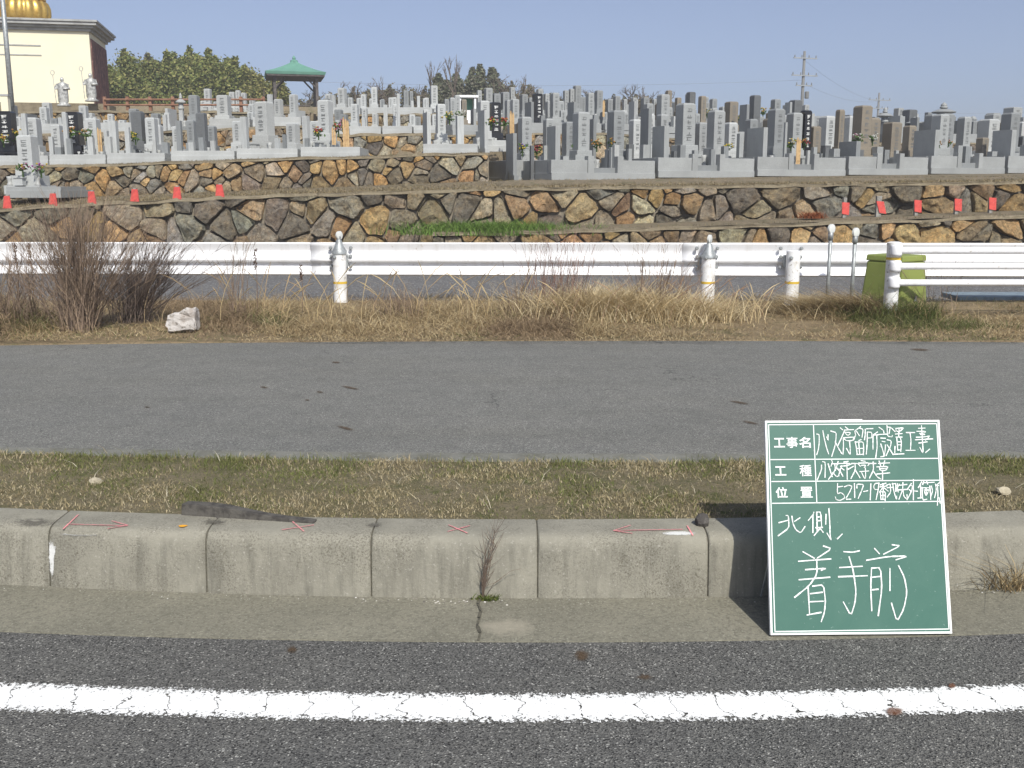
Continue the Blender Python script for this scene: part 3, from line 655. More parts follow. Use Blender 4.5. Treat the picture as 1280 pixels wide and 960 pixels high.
for (k, t, a, b, y) in [('pillar', 'light', 53, 61, 134), ('pillar', 'light', 102, 110, 132), ('pillar', 'light', 150, 157, 150), ('short', 'light', 170, 176, 152), ('pillar', 'grey', 239, 249, 119), ('pillar', 'white', 274, 287, 119), ('pillar', 'light', 207, 213, 141), ('short', 'light', 311, 318, 140), ('pillar', 'light', 364, 371, 118), ('short', 'white', 345, 352, 124), ('short', 'light', 20, 28, 146), ('short', 'grey', 66, 73, 148), ('short', 'light', 131, 138, 150), ('short', 'light', 2, 9, 148), ('short', 'light', 194, 200, 148)]:
    grave(k, t, 'L2', a, b, y)
for (t, a, b, y) in [('light', 205, 209, 144), ('light', 75, 79, 147), ('light', 118, 121.5, 146), ('light', 293, 299, 148), ('light', 337, 341, 118), ('light', 42, 45, 150), ('light', 90, 93, 152), ('white', 160, 163, 154), ('light', 184, 187, 153)]:
    grave('post', t, 'L2', a, b, y, back=.8)
for (k, t, a, b, y) in [('pillar', 'light', 257, 264, 111), ('short', 'light', 252, 258, 126), ('pillar', 'light', 288, 294, 115), ('tall', 'light', 296, 301, 113), ('pillar', 'light', 303, 308, 116), ('short', 'light', 268, 273, 127), ('short', 'grey', 280, 285, 124), ('short', 'light', 313, 318, 125)]:
    grave(k, t, 'L3', a, b, y)
grave('lantern', 'white', 'L2', 222, 234, 116, note='')
# --- middle
for (k, t, a, b, y) in [('pillar', 'light', 440, 448, 130), ('pillar', 'light', 492, 498, 130), ('short', 'white', 466, 472, 141), ('short', 'light', 512, 519, 143), ('short', 'grey', 427, 434, 143), ('short', 'light', 530, 536, 137)]:
    grave(k, t, 'M2', a, b, y)
for (t, a, b, y) in [('light', 480, 485, 131), ('light', 497, 500.5, 117), ('light', 453, 457, 147), ('white', 510, 515, 154), ('light', 421, 425, 150), ('light', 405, 409, 152)]: grave('post', t, 'M2', a, b, y, back=.7)
for (k, t, a, b, y) in [('pillar', 'light', 424, 432, 110), ('pillar', 'light', 452, 458, 118), ('pillar', 'light', 465, 472, 109), ('pillar', 'grey', 505, 511, 113), ('tall', 'light', 539, 547, 107), ('short', 'light', 436, 441, 122), ('short', 'light', 486, 491, 122), ('short', 'grey', 476, 481, 124), ('short', 'light', 529, 534, 123), ('short', 'grey', 405, 411, 123)]:
    grave(k, t, 'M3', a, b, y)
for (t, a, b, y) in [('light', 416, 419.5, 119), ('light', 521.5, 525, 120), ('light', 447, 450, 124), ('light', 514, 517, 126)]: grave('post', t, 'M3', a, b, y, back=.7)
# --- right-hand side, front row
for (k, t, a, b, y, n_) in [('pillar', 'light', 651, 663, 146, ' with flowers'), ('pillar', 'light', 720, 734, 140, ''), ('pillar', 'grey', 764, 777, 138, ''), ('pillar', 'light', 849, 864, 129, ''), ('pillar', 'light', 888, 901, 138, ''),
          ('pillar', 'grey', 963, 975, 136, ''), ('pillar', 'light', 986, 997, 141, ''), ('tall', 'black', 1001, 1009, 138, ''), ('pillar', 'brown', 1044, 1050, 137, ''), ('tall', 'brown', 1070, 1082, 132, ''),
          ('short', 'brown', 1131, 1139, 157, ''), ('pillar', 'light', 1168, 1178, 143, ''), ('short', 'brown', 1223, 1230, 172, ''), ('pillar', 'grey', 1255, 1265, 141, ''), ('short', 'dark', 1272, 1280, 170, ''), ('pillar', 'brown', 1012, 1021, 158, '')]:
    grave(k, t, 'R1', a, b, y, back=1.7, note=n_)
for (t, xl, xm, xr, y) in [('grey', 633, 642, 645.5, 167), ('light', 683, 694, 700, 158), ('light', 814, 829, 835, 158), ('light', 932, 952, 957, 160), ('grey', 1047, 1068, 1073, 177), ('light', 1140, 1165, 1170, 163), ('light', 1238, 1260, 1265, 163)]:
    slab_at(t, 'R1', xl, xm, xr, y, back=.75)
for (t, xl, xm, xr, y) in [('grey', 799, 809, 813, 136)]: slab_at(t, 'R1', xl, xm, xr, y, back=2.2)
for (t, a, b, y) in [('light', 679, 683, 182), ('light', 762, 767, 184), ('light', 784, 788, 186), ('light', 801, 809, 181), ('light', 889, 894, 181), ('light', 921, 926, 167), ('light', 922, 926, 186), ('light', 1014, 1018, 184), ('white', 1007, 1010, 188), ('light', 1193, 1198, 182), ('light', 1117, 1120, 188), ('light', 1038, 1045, 186), ('light', 978, 980.5, 153)]:
    grave('post', t, 'R1', a, b, y, back=.9)
# small posts and offering tables crowding the plots
rgp = random.Random(31)
for i in range(len([0]*26)):
    x = rgp.uniform(655, 1285); w_ = rgp.uniform(3.5, 7); grave('post', rgp.choice(['light', 'grey', 'white', 'dark']), 'R1', x, x+w_, rgp.uniform(180, 194), back=rgp.uniform(.6, 1.6))
for i in range(24):
    x = rgp.uniform(655, 1270); w_ = rgp.uniform(3, 6); grave('post', rgp.choice(['light', 'grey', 'white']), 'R2', x, x+w_, rgp.uniform(140, 158), back=rgp.uniform(.5, 1.2))
for i in range(16):
    x = rgp.uniform(5, 420); w_ = rgp.uniform(3, 6.5); grave('post', rgp.choice(['light', 'grey', 'white']), 'L1', x, x+w_, rgp.uniform(170, 184), back=rgp.uniform(.6, 1.4))
for i in range(12):
    x = rgp.uniform(20, 380); w_ = rgp.uniform(3, 6); grave('post', rgp.choice(['light', 'white']), 'L2', x, x+w_, rgp.uniform(144, 156), back=rgp.uniform(.5, 1.2))
# a further row of graves behind the front plots, and fill-ins
def fill(row, x0, x1, step, ylo, yhi, wlo, whi, back, seed, tones=('light', 'light', 'grey', 'light', 'pale', 'light', 'pale', 'grey', 'light', 'brown')):
    rg_ = random.Random(seed); x = x0
    while x < x1:
        w_ = rg_.uniform(wlo, whi); t_ = rg_.choice(tones); y_ = rg_.uniform(ylo, yhi)
        if rg_.random() < .2: slab_at(t_ if t_ != 'brown' else 'grey', row, x, x+w_*.75, x+w_, y_+6, back=back+rg_.uniform(-.4, .4))
        else: grave(rg_.choice(['pillar', 'pillar', 'short', 'tall']), t_, row, x, x+w_, y_, back=back+rg_.uniform(-.4, .4))
        x += w_+rg_.uniform(.25, 1.0)*step
fill('R1', 648, 1275, 24, 140, 156, 8, 12, 4.6, 71)
fill('R2', 560, 905, 17, 122, 140, 5, 8, 3.0, 72)
fill('R2', 905, 1275, 24, 138, 152, 6, 9, 3.2, 73)
fill('R3', 560, 900, 17, 116, 128, 4, 6.5, 3.0, 74)
fill('L1', 5, 420, 36, 150, 160, 8, 11, 3.9, 75, ('light', 'light', 'light', 'grey'))
fill('L2', 15, 385, 30, 128, 146, 6, 9, 3.6, 76, ('light', 'light', 'light', 'grey'))
fill('M2', 402, 545, 22, 134, 146, 5, 8, 2.8, 77, ('light', 'light', 'grey'))
fill('M3', 408, 545, 17, 114, 126, 4, 6.5, 2.6, 78, ('light', 'light', 'grey'))
# second row
for (k, t, a, b, y) in [('tall', 'black', 668, 677, 117), ('pillar', 'light', 690, 698, 116), ('short', 'light', 700, 706, 138), ('pillar', 'light', 734, 741, 116), ('pillar', 'light', 824, 834, 118), ('pillar', 'brown', 909, 919, 127), ('pillar', 'brown', 874, 880, 120), ('pillar', 'dark', 939, 947, 119), ('pillar', 'grey', 965, 972, 124), ('pillar', 'dark', 989, 998, 125), ('pillar', 'brown', 1045, 1050, 150),
          ('pillar', 'dark', 1132, 1141, 137), ('short', 'grey', 1183, 1190, 145), ('pillar', 'light', 1236, 1245, 143), ('tall', 'light', 1260, 1270, 134), ('short', 'light', 752, 758, 140), ('short', 'grey', 805, 811, 138), ('short', 'light', 868, 873, 142), ('short', 'light', 563, 569, 122), ('pillar', 'light', 569, 575, 119), ('pillar', 'light', 640, 648, 124), ('short', 'light', 778, 785, 141), ('short', 'brown', 1025, 1032, 156), ('short', 'grey', 1087, 1094, 158), ('short', 'light', 1152, 1158, 152), ('short', 'grey', 890, 896, 146)]:
    grave(k, t, 'R2', a, b, y)
for (t, xl, xm, xr, y) in [('grey', 656, 664, 667, 128), ('grey', 709, 717, 720, 128), ('light', 785, 792, 795, 127), ('grey', 923, 932, 935, 131), ('light', 980, 985, 987, 128), ('grey', 1050, 1060, 1062, 144), ('light', 1110, 1123, 1126, 145), ('grey', 1187, 1197, 1199, 151), ('light', 1265, 1276, 1278, 147), ('grey', 855, 862, 864, 141), ('grey', 1216, 1226, 1228, 154)]:
    slab_at(t, 'R2', xl, xm, xr, y, back=.8)
for (a, b, y) in [(1097, 1111, 134), (1133, 1149, 146), (1166, 1187, 128), (1204, 1224, 145)]: grave('lantern', 'light', 'R2', a, b, y, back=1.2)
# hilltop row
for (k, t, a, b, y) in [('pillar', 'light', 597, 602, 113), ('tall', 'light', 607, 615, 110), ('pillar', 'grey', 617, 625, 117), ('pillar', 'grey', 628, 636, 115), ('tall', 'light', 638, 643, 109), ('pillar', 'grey', 652, 659, 118), ('tall', 'light', 672, 678, 111), ('pillar', 'light', 681, 686, 117), ('tall', 'light', 705, 710, 113), ('tall', 'light', 712, 717, 111), ('tall', 'grey', 718, 725, 107), ('pillar', 'grey', 725, 731, 121), ('pillar', 'grey', 745, 752, 113), ('pillar', 'light', 779, 783, 124),
          ('pillar', 'grey', 803, 810, 122), ('tall', 'brown', 833, 838, 113), ('pillar', 'brown', 845, 850, 122), ('tall', 'dark', 860, 867, 115), ('pillar', 'grey', 768, 774, 120), ('pillar', 'light', 790, 795, 122), ('pillar', 'grey', 880, 885, 128), ('short', 'light', 1120, 1126, 135), ('short', 'grey', 661, 666, 122), ('short', 'grey', 759, 764, 124), ('short', 'light', 816, 820, 124), ('pillar', 'light', 1004, 1009, 131), ('short', 'brown', 1238, 1245, 143), ('short', 'grey', 1209, 1214, 147), ('short', 'light', 585, 590, 123), ('short', 'grey', 556, 561, 124), ('short', 'light', 980, 985, 131)]:
    grave(k, t, 'R3', a, b, y)
# labels: tone, kind and place within the row
KN = {'tall': 'tall gravestone', 'pillar': 'gravestone', 'short': 'small gravestone', 'slab': 'upright stone tablet', 'post': 'slim square stone post', 'lantern': 'round-capped stone lantern'}
CAT = {'tall': 'gravestone', 'pillar': 'gravestone', 'short': 'gravestone', 'slab': 'stone tablet', 'post': 'stone post', 'lantern': 'stone lantern'}
by = {}
for s in STONES: by.setdefault((s[1], s[2], s[3]), []).append(s)
for (kind, tone, row), L in by.items():
    L.sort(key=lambda s: s[4])
    for i, (o, k, t, r, px, n_) in enumerate(L):
        nm = KN[kind]+n_
        where = ROWN[row]
        if len(L) == 1: lab = f"{TONE[tone]} {nm}, the only such in the {where}" if row != 'L0' else f"{TONE[tone]} {nm} in the {where}"
        else: lab = f"{TONE[tone]} {nm}, {ORD[i]} from left, {where}"
        o.name = {'slab': 'stone_tablet', 'post': 'stone_post', 'lantern': 'stone_lantern'}.get(kind, 'gravestone')
        tag(o, lab, CAT[kind], {'slab': 'stone tablets among the graves', 'post': 'slim stone posts among the graves', 'lantern': 'stone lanterns among the graves'}.get(kind, 'gravestones on the '+('left' if row[0] == 'L' else 'middle' if row[0] == 'M' else 'right')+' terraces'))

# --- grave enclosures of the front row, right
def enclosure(p0, p1, dep, label, hw=.40, tone='light', door=True, low=False):
    """kerb walls round a plot; p0, p1 are its front corners"""
    d = p1-p0; Wd = math.hypot(d.x, d.y); rz = math.atan2(d.y, d.x)
    o = empty('grave_enclosure', p0, rz, label, 'grave enclosure', 'granite enclosures round the grave plots'); g = G[tone]; t = .13
    rise = d.z
    base = MB().box((Wd/2, dep/2, .05+rise/2), (Wd, dep, .14)); base.build('plinth', G[tone], o, bevel=.006)
    wl = Wd*(.34 if door else 1); hz = .12+(hw-.12)/2
    ft = MB().box((wl/2, t/2+.02, hz), (wl, t, hw-.12))
    if door: MB().box((Wd-wl*.93/2, t/2+.02, hz), (wl*.93, t, hw-.12)).build('front_kerb', g, o, bevel=.006)
    ft.build('front_kerb', g, o, bevel=.006)
    if door:
        for x in (wl+.07, Wd-wl*.93-.07): MB().box((x, t/2+.015, .12+(hw-.04)/2), (.135, t+.03, hw-.04), top=.96).build('gatepost', G[tone], o, bevel=.006)
        MB().box((Wd/2, .25, .12+.07), (Wd*.28, .3, .13)).build('step', G['grey'], o, bevel=.005)
    for x in (.07, Wd-.07): MB().box((x, dep/2, hz), (.12, dep-.35, hw-.121)).build('side_kerb', g, o, bevel=.006)
    MB().box((Wd/2, dep-.09, hz), (Wd-.3, .12, hw-.122)).build('back_kerb', g, o, bevel=.006)
    return o
SL = [688, 821.5, 945.5, 1059.5, 1162.5, 1258.5, 1352]
for i in range(len(SL)-1):
    p0, p1 = rowp(ROW1, SL[i]+1.5), rowp(ROW1, SL[i+1]-2.5)
    enclosure(p0, p1, 2.1, f'granite grave enclosure with gateposts, {ORD[i+1]} from left along the right-hand front row')
p0 = rowp(ROW1, 640, .9); p1 = rowp(ROW1, 690, 1.6)
p0 = at_y(637, 223, 21.6); p0.z -= .09; q = Vector((math.cos(R(18)), math.sin(R(18)), 0)); enclosure(p0, p0+q*1.9, 2.0, 'granite grave enclosure at the left end of the right-hand front row, set back', hw=.46)
# low kerbs on the left-hand terraces
def left_plot(row, xa, xb, label, back=.35, dep=1.9, hw=.24, tone='pale'):
    a, b = ground_at(row, xa, back), ground_at(row, xb, back); enclosure(a, b, dep, label, hw, tone, door=False)
for i, (xa, xb) in enumerate([(-20, 60), (62, 132), (134, 206), (214, 293), (296, 372), (376, 450)]):
    left_plot('L1', xa, xb, f'low granite plot kerb, {ORD[i]} from left on the lowest left-hand terrace', back=.3)
left_plot('L1', 529, 597, 'low granite plot kerb under the white-flowered gravestone', back=.3)
enclosure(at_y(606, 189, 23.6), at_y(633, 188, 23.7), 1.8, 'low granite plot kerb under the black gravestone beside the white pillar', .24, 'pale', False)
a = at_y(8, 247, 19.5); enclosure(a, at_y(76, 245, 19.5), 1.4, 'low granite plot kerb at the foot of the left wall', .2, 'light', False)
for i, (xa, xb) in enumerate([(30, 100), (104, 165), (262, 312), (316, 376)]): left_plot('L2', xa, xb, f'low granite plot kerb, {ORD[i]} from left on the second left-hand terrace', back=.25, hw=.3, tone='white' if i == 2 else 'pale')
for i, (xa, xb) in enumerate([(402, 432), (437, 476), (478, 515), (517, 544)]): left_plot('M2', xa, xb, f'low granite plot kerb, {ORD[i]} from left on the middle terrace', back=.25, dep=1.5, hw=.22)
for i, (xa, xb) in enumerate([(412, 450), (455, 495), (498, 540)]): left_plot('M3', xa, xb, f'low granite plot kerb, {ORD[i]} from left on the upper middle terrace', back=.2, dep=1.5, hw=.22)
for i, (xa, xb) in enumerate([(566, 612), (656, 706), (710, 752), (757, 800), (804, 850), (856, 900), (905, 950), (956, 1000), (1108, 1150), (1156, 1200), (1206, 1250)]):
    a, b = rowp(ROW2, xa, .1), rowp(ROW2, xb, .1); enclosure(a, b, 1.9, f'pale grave enclosure, {ORD[i]} from left along the second right-hand row', .30, 'light', False)

# --- flowers in the vases, wooden grave boards
FM = leafmat('petals')
def bouquet(px, py, Y, cols, label, size=.16):
    p = at_y(px, py, Y); mb = MB(); rg = random.Random(int(px*7+py))
    for i in range(26):
        q = Vector((rg.gauss(0, .4), rg.gauss(0, .35), rg.uniform(-.7, .5)))*size; c = (.07, .12, .035)
        a = Vector((rg.uniform(-1, 1), rg.uniform(-1, 1), rg.uniform(-.2, 1))).normalized()*size*.45; b = a.cross(Vector((rg.uniform(-1, 1), rg.uniform(-1, 1), rg.uniform(-1, 1)))).normalized()*size*.16
        mb.add([q-a-b*.2, q+b, q+a, q-b], [(0, 1, 2, 3)], c)
    mb.tube([(0, 0, -size*1.3), (0, 0, 0)], size*.12, 5, (.06, .1, .03))
    for i in range(14):
        q = Vector((rg.gauss(0, .4), rg.gauss(-.25, .3), rg.uniform(-.2, .75)))*size; c = rg.choice(cols)
        mb.lathe(q, [(.004, -.02), (size*.16, 0), (size*.18, size*.07), (size*.05, size*.13)], 6, tint=c)
    o = mb.build('flower_bouquet', FM, tint=True); o.location = p; tag(o, label, 'flowers', 'bouquets in the grave vases')
Yc, Rc, Wc, Pc, Oc = (.6, .46, .08), (.42, .07, .06), (.62, .62, .56), (.46, .2, .3), (.5, .27, .09)
for (px, py, Y, c, lab) in [(28, 210, 19.9, [Yc, Pc], 'yellow and pink flowers in the left vase of the single low grave'), (51, 211, 19.9, [Yc, Pc, (.4, .1, .4)], 'yellow and purple flowers in the right vase of the single low grave'),
    (4, 174, 22.8, [Yc, Oc], 'yellow flowers left of the leftmost black gravestone'), (21, 168, 22.8, [Oc, Yc], 'orange flowers right of the leftmost black gravestone'), (88, 165, 22.8, [Yc, Oc], 'yellow flowers left of the black gravestone beside the boards'), (107, 166, 22.8, [Yc, Oc, Wc], 'mixed yellow flowers right of the black gravestone beside the boards'),
    (169, 171, 22.6, [Yc], 'bright yellow flowers beside the dark gravestone'), (398, 165, 22.6, [Rc, Yc], 'red and yellow flowers left of the red-flowered gravestone'), (423, 161, 22.6, [Rc, Oc, Pc], 'red flowers beside the tan wooden boards'), (428, 155, 22.7, [Pc], 'pink flowers above the tan wooden boards'),
    (562, 146, 22.7, [Wc, Yc], 'white flowers left in the middle plot'), (576, 144, 22.7, [Wc], 'white flowers right in the middle plot'), (614, 152, 22.6, [Yc, Rc], 'yellow and red flowers left of the black middle gravestone'), (630, 152, 22.6, [Rc, Oc], 'red flowers right of the black middle gravestone'),
    (653, 185, 21.9, [Yc, (.15, .1, .4)], 'yellow flowers in the leftmost right-hand plot'), (671, 188, 21.9, [Rc, (.3, .05, .1)], 'dark red flowers in the leftmost right-hand plot'), (723, 182, 22.6, [Yc, (.3, .35, .1)], 'yellowish sprays in the second right-hand plot'), (746, 180, 22.7, [Oc, (.4, .2, .05)], 'withered orange sprays in the second right-hand plot'),
    (766, 179, 22.8, [Oc, Yc], 'orange flowers beside the wide grey gravestone'), (1073, 172, 24.5, [Wc, Pc], 'white and pink flowers at the brown gravestone'), (1091, 173, 24.7, [Wc], 'white flowers right of the brown gravestone'), (989, 179, 23.8, [Wc, Yc], 'white and yellow flowers beside the tan board'), (909, 186, 23.2, [Yc, (.3, .4, .1)], 'green and yellow sprays behind the third right-hand enclosure'), (945, 139, 35.6, [Yc], 'yellow flowers by the dark second-row gravestone'),
    (954, 139, 35.6, [Yc, Oc], 'yellow flowers right of the dark second-row gravestone'), (884, 140, 34, [Wc, Yc], 'white flowers by the brownish second-row gravestones'), (1005, 178, 24, [Oc, Rc], 'orange flowers beside the black right-hand gravestone'), (920, 148, 34.5, [Yc, Oc], 'orange and yellow flowers right of the brownish second-row gravestone'), (1184, 180, 26.4, [(.35, .12, .06), Oc], 'withered brown sprays in the fifth right-hand plot'), (1172, 181, 26.2, [(.35, .2, .08)], 'brown sprays by the light gravestone in the fifth right-hand plot')]:
    bouquet(px, py, Y, c, lab, .13 if Y < 30 else .15)
M['board'] = mat('grave_board_wood', (.5, .34, .17), .8, noise=(14, (.36, .23, .11), .45, .65))
def boards(px0, px1, yt, yb, Y, n, label):
    a, b = at_y(px0, yb, Y), at_y(px1, yb, Y); h = at_y(px0, yt, Y).z-a.z; root = empty('wooden_grave_boards', a, 0, label, 'grave boards', 'tan wooden grave boards')
    for i in range(n):
        x = (b.x-a.x)*(i+.5)/n; mb = MB(); hh = h*(1-.06*(i % 3)); wd = min(.10, (b.x-a.x)/n*.9)
        mb.box((x, .02*(i % 2), hh/2), (wd, .012, hh)).box((x, .02*(i % 2), hh+.03), (wd*.99, .0118, .06), top=.3, topy=1)
        mb.build('board', M['board'], root)
boards(123, 128, 163, 190, 22.9, 2, 'pair of tan wooden boards beside the light gravestone on the lowest terrace')
boards(429, 437, 150, 186, 22.5, 3, 'cluster of tan wooden boards right of the red flowers')
boards(415, 420, 162, 181, 22.5, 2, 'short tan wooden boards between the red-flowered gravestone and its vase')
boards(994, 1000, 175, 212, 23.6, 2, 'leaning tan wooden boards in the fourth right-hand plot')
boards(637, 643, 142, 178, 22.9, 2, 'tan wooden boards beside the leftmost right-hand gravestone')
boards(753, 756, 128, 146, 31.5, 1, 'single pale wooden board in the second right-hand row')
# ------------------------------------------------------------------ temple building with a golden lotus, statues, pole
M['cream'] = mat('cream_render', (.74, .69, .52), .9, noise=(.7, (.70, .65, .49), .4, .7))
M['cornice'] = mat('cornice', (.36, .36, .35), .9, noise=(3, (.26, .26, .25), .45, .65))
M['gold'] = mat('gold_leaf', (.70, .46, .12), .38, metal=.75, noise=(6, (.55, .33, .07), .45, .65))
M['redwall'] = mat('red_brown_wall', (.17, .07, .055), .8, noise=[(8, (.3, .17, .14), .55, .62), (3, (.10, .04, .035), .45, .6)])
M['statue'] = mat('statue_metal', (.5, .5, .48), .5, metal=.3, noise=(7, (.26, .26, .25), .45, .6))
BY = 45.0; bc = at_y(117.5, 131, BY); BYAW = R(12)
bl = empty('temple_building', bc, BYAW, 'cream walled temple building with grey cornice and red brown side wall', 'building')
bh = at_y(110, 39, BY).z-bc.z; W_, D_ = 13.0, 4.1
MB().box((-W_/2, D_/2+.002, bh/2), (W_, D_, bh)).build('wall', M['cream'], bl)
MB().box((.02, D_/2+.06, bh/2-.12), (.05, D_-.3, bh-.3)).build('side_panel', M['redwall'], bl)
co = MB()
for (o_, z0, z1) in ((.10, 0, .12), (.22, .12, .22), (.36, .22, .34), (.42, .34, .42)): co.box((-W_/2, D_/2, bh-.02+(z0+z1)/2), (W_+2*o_, D_+2*o_, z1-z0-.002))
co.build('cornice', M['cornice'], bl)
MB().box((-W_/2-.7, -.01, bh-.62), (W_-2.4, .03, .05)).box((-W_/2-.7, -.01, bh-1.0), (W_-2.4, .03, .04)).build('moulding', M['cornice'], bl)
MB().box((-W_/2, 1.6, -.35), (W_+1.5, 5.2, .66)).build('foundation', M['cap'], bl)
gp = at_y(32, 25, 46.8); gz = gp.z-.1
dome = empty('golden_lotus', (gp.x, gp.y, gz), 0, 'golden ribbed lotus ornament on the flat temple roof', 'roof ornament')
fl = lambda n: (lambda k, i: 1+.07*abs(math.cos(k*math.pi/4))-.0)
def flute(k, i): return .93+.09*abs(math.sin(math.pi*k/6))
MB().lathe((0, 0, 0), [(.80, 0), (.86, .06), (.98, .12), (1.04, .32), (1.04, .56), (.95, .78), (.82, .88)], 96, flute=flute).build('lotus_petals', M['gold'], dome, smooth=True)
MB().lathe((0, 0, .88), [(.86, 0), (.88, .06), (.8, .10), (.55, .16), (.6, .3), (.75, .5), (.6, .8), (.25, 1.1), (.1, 1.6), (.02, 2.1)], 32).build('spire', M['gold'], dome, smooth=True)
def statue(px, pyb, pyt, Y, label, flip=1):
    b = at_y(px, pyb, Y); h = at_y(px, pyt, Y).z-b.z; o = empty('statue', b, R(8), label, 'statue', 'robed statues with staffs before the temple')
    k = h/1.9
    mb = MB().lathe((0, 0, 0), [(.42*k, 0), (.42*k, .1*k), (.3*k, .14*k), (.26*k, .22*k), (.30*k, .3*k), (.31*k, .6*k), (.30*k, .95*k), (.33*k, 1.2*k), (.30*k, 1.38*k), (.12*k, 1.47*k), (.09*k, 1.52*k)], 20, sy=.7,
        flute=lambda q, i: 1+(.07*math.sin(q*2.5) if 3 < i < 8 else 0))
    mb.build('robed_body', M['statue'], o, smooth=True)
    MB().lathe((0, -.02*k, 1.49*k), [(.06*k, 0), (.10*k, .06*k), (.115*k, .14*k), (.10*k, .22*k), (.05*k, .28*k), (.01*k, .31*k)], 14).box((0, -.12*k, 1.62*k), (.035*k, .05*k, .05*k)).build('head', M['statue'], o, smooth=True)
    for s in (-1, 1):
        MB().tube([(s*.28*k, 0, 1.34*k), (s*.40*k, -.06*k, 1.08*k), (s*.34*k if s == -flip else s*.1*k, -.28*k, 1.05*k)], [.10*k, .09*k, .055*k], 8).build('sleeve', M['statue'], o, smooth=True)
    ring = [(-flip*.46*k+.11*k*math.cos(t), -.28*k, 2.02*k+.14*k*math.sin(t)) for t in np.linspace(0, 6.283, 13)]
    MB().tube([(-flip*.36*k, -.28*k, .16*k), (-flip*.46*k, -.28*k, 1.9*k)], .02*k, 6).tube(ring, .022*k, 5).build('staff', M['statue'], o)
    return o
statue(80, 133, 94, 42.5, 'silvery robed statue with a ringed staff, further from the building corner')
statue(115, 127, 89, 43.6, 'silvery robed statue with a ringed staff, in front of the building corner')
pb = at_y(16, 146, 31); pt = at_y(0, 15, 31); pole = empty('flag_pole', pb, 0, 'plain grey metal pole in front of the cream temple wall', 'pole')
MB().tube([(0, 0, 0), (0, 0, pt.z-pb.z+1.2)], [.075, .06], 10).build('shaft', M['galv'], pole, smooth=True); MB().lathe((0, 0, 0), [(.14, 0), (.14, .05), (.09, .06)], 10).build('foot_plate', M['galv'], pole)
pp = at_y(8, 140, 30.5); cpst = empty('square_post', pp, R(5), 'short cream square post at the foot of the grey pole', 'post')
MB().box((0, 0, .22), (.2, .2, .44)).build('shaft', M['cream'], cpst, bevel=.01); MB().box((0, 0, .46), (.24, .24, .05)).build('post_cap', M['cornice'], cpst)
# ------------------------------------------------------------------ gazebo
M['copper'] = mat('green_copper', (.13, .29, .22), .6, noise=(2, (.11, .25, .19), .4, .65)); M['dwood'] = mat('dark_wood', (.075, .065, .06), .85, noise=(6, (.12, .105, .095), .45, .6))
gb = at_y(370, 141, 60); gz = empty('gazebo', gb, R(14), 'green roofed open gazebo on dark posts above the graves', 'gazebo')
ge = at_y(370, 93, 60).z-gb.z; ga = at_y(370, 76, 60).z-gb.z; hr = 1.62
mb = MB(); ridge = []
lev = [(1.0, 0), (.72, .20), (.45, .46), (.2, .74), (.06, .97)]
vs = []; n = 8
for (s, t) in lev:
    for k in range(4):
        a = R(45+90*k); vs.append((math.cos(a)*hr*s*1.414, math.sin(a)*hr*s*1.414, ge+(ga-ge)*t))
fs = [(i*4+k, i*4+(k+1) % 4, i*4+4+(k+1) % 4, i*4+4+k) for i in range(4) for k in range(4)]
vs2 = [(x*.97, y*.97, z-.14) for (x, y, z) in vs[:4]]
mb.add(vs+vs2, fs+[(k, 20+k, 20+(k+1) % 4, (k+1) % 4) for k in range(4)]+[(16, 17, 18, 19)])
rf = mb.build('roof', M['copper'], gz)
MB().lathe((0, 0, ga-.08), [(.22, 0), (.2, .1), (.08, .14), (.1, .22), (.02, .36)], 8).build('finial', M['copper'], rf)
MB().box((0, 0, ge-.18), (hr*1.9, hr*1.9, .1)).build('ceiling_frame', M['dwood'], gz)
for (x, y) in ((-1, -1), (1, -1), (1, 1), (-1, 1)):
    MB().box((x*1.13, y*1.13, (ge-.23)/2), (.15, .15, ge-.23)).build('post', M['dwood'], gz)
    MB().tube([(x*1.13, y*1.13, ge-.85), (x*.55, y*1.13, ge-.24)], .05, 5).tube([(x*1.13, y*1.13, ge-.85), (x*1.13, y*.55, ge-.24)], .05, 5).build('brace', M['dwood'], gz)
MB().box((0, 0, .38), (1.6, .4, .06)).box((-.6, 0, .17), (.1, .3, .34)).box((.6, 0, .17), (.1, .3, .34)).build('bench', M['dwood'], gz)
# white framed little shelter in the middle
sb = at_y(584, 152, 35); sh = empty('small_shelter', sb, R(8), 'white framed small shelter with green gable inside among the middle graves', 'shelter')
sw, sh_ = 1.0*18*35/1300, at_y(584, 120, 35).z-sb.z
for s in (-1, 1): MB().box((s*sw/2, 0, sh_/2-.04), (.06, .5, sh_-.08)).build('post', M['white'], sh)
MB().box((0, 0, sh_-.03), (sw+.2, .6, .07)).build('roof', M['white'], sh)
MB().box((0, .24, sh_-.26), (sw-.08, .03, .38)).build('gable_panel', M['copper'], sh); MB().box((0, .1, sh_-.66), (sw*.62, .3, .42)).build('water_tank', M['white'], sh)
# brown rail fence
M['rail'] = mat('brown_rail', (.2, .1, .06), .8, noise=(6, (.27, .15, .1), .45, .6))
f0, f1 = at_y(132, 139, 36.6), at_y(330, 139, 36.6); fe = empty('rail_fence', f0, 0, 'low brown wooden rail fence along the top terrace before the trees', 'fence'); n = 7
for i in range(n+1):
    p = f0.lerp(f1, i/n); MB().box((p.x-f0.x, 0, p.z-f0.z+.2), (.1, .1, .56)).build('post', M['rail'], fe)
for dz in (.2, .38): MB().tube([(0, -.07, dz), (f1.x-f0.x, -.07, f1.z-f0.z+dz)], .035, 6).build('rail', M['rail'], fe)
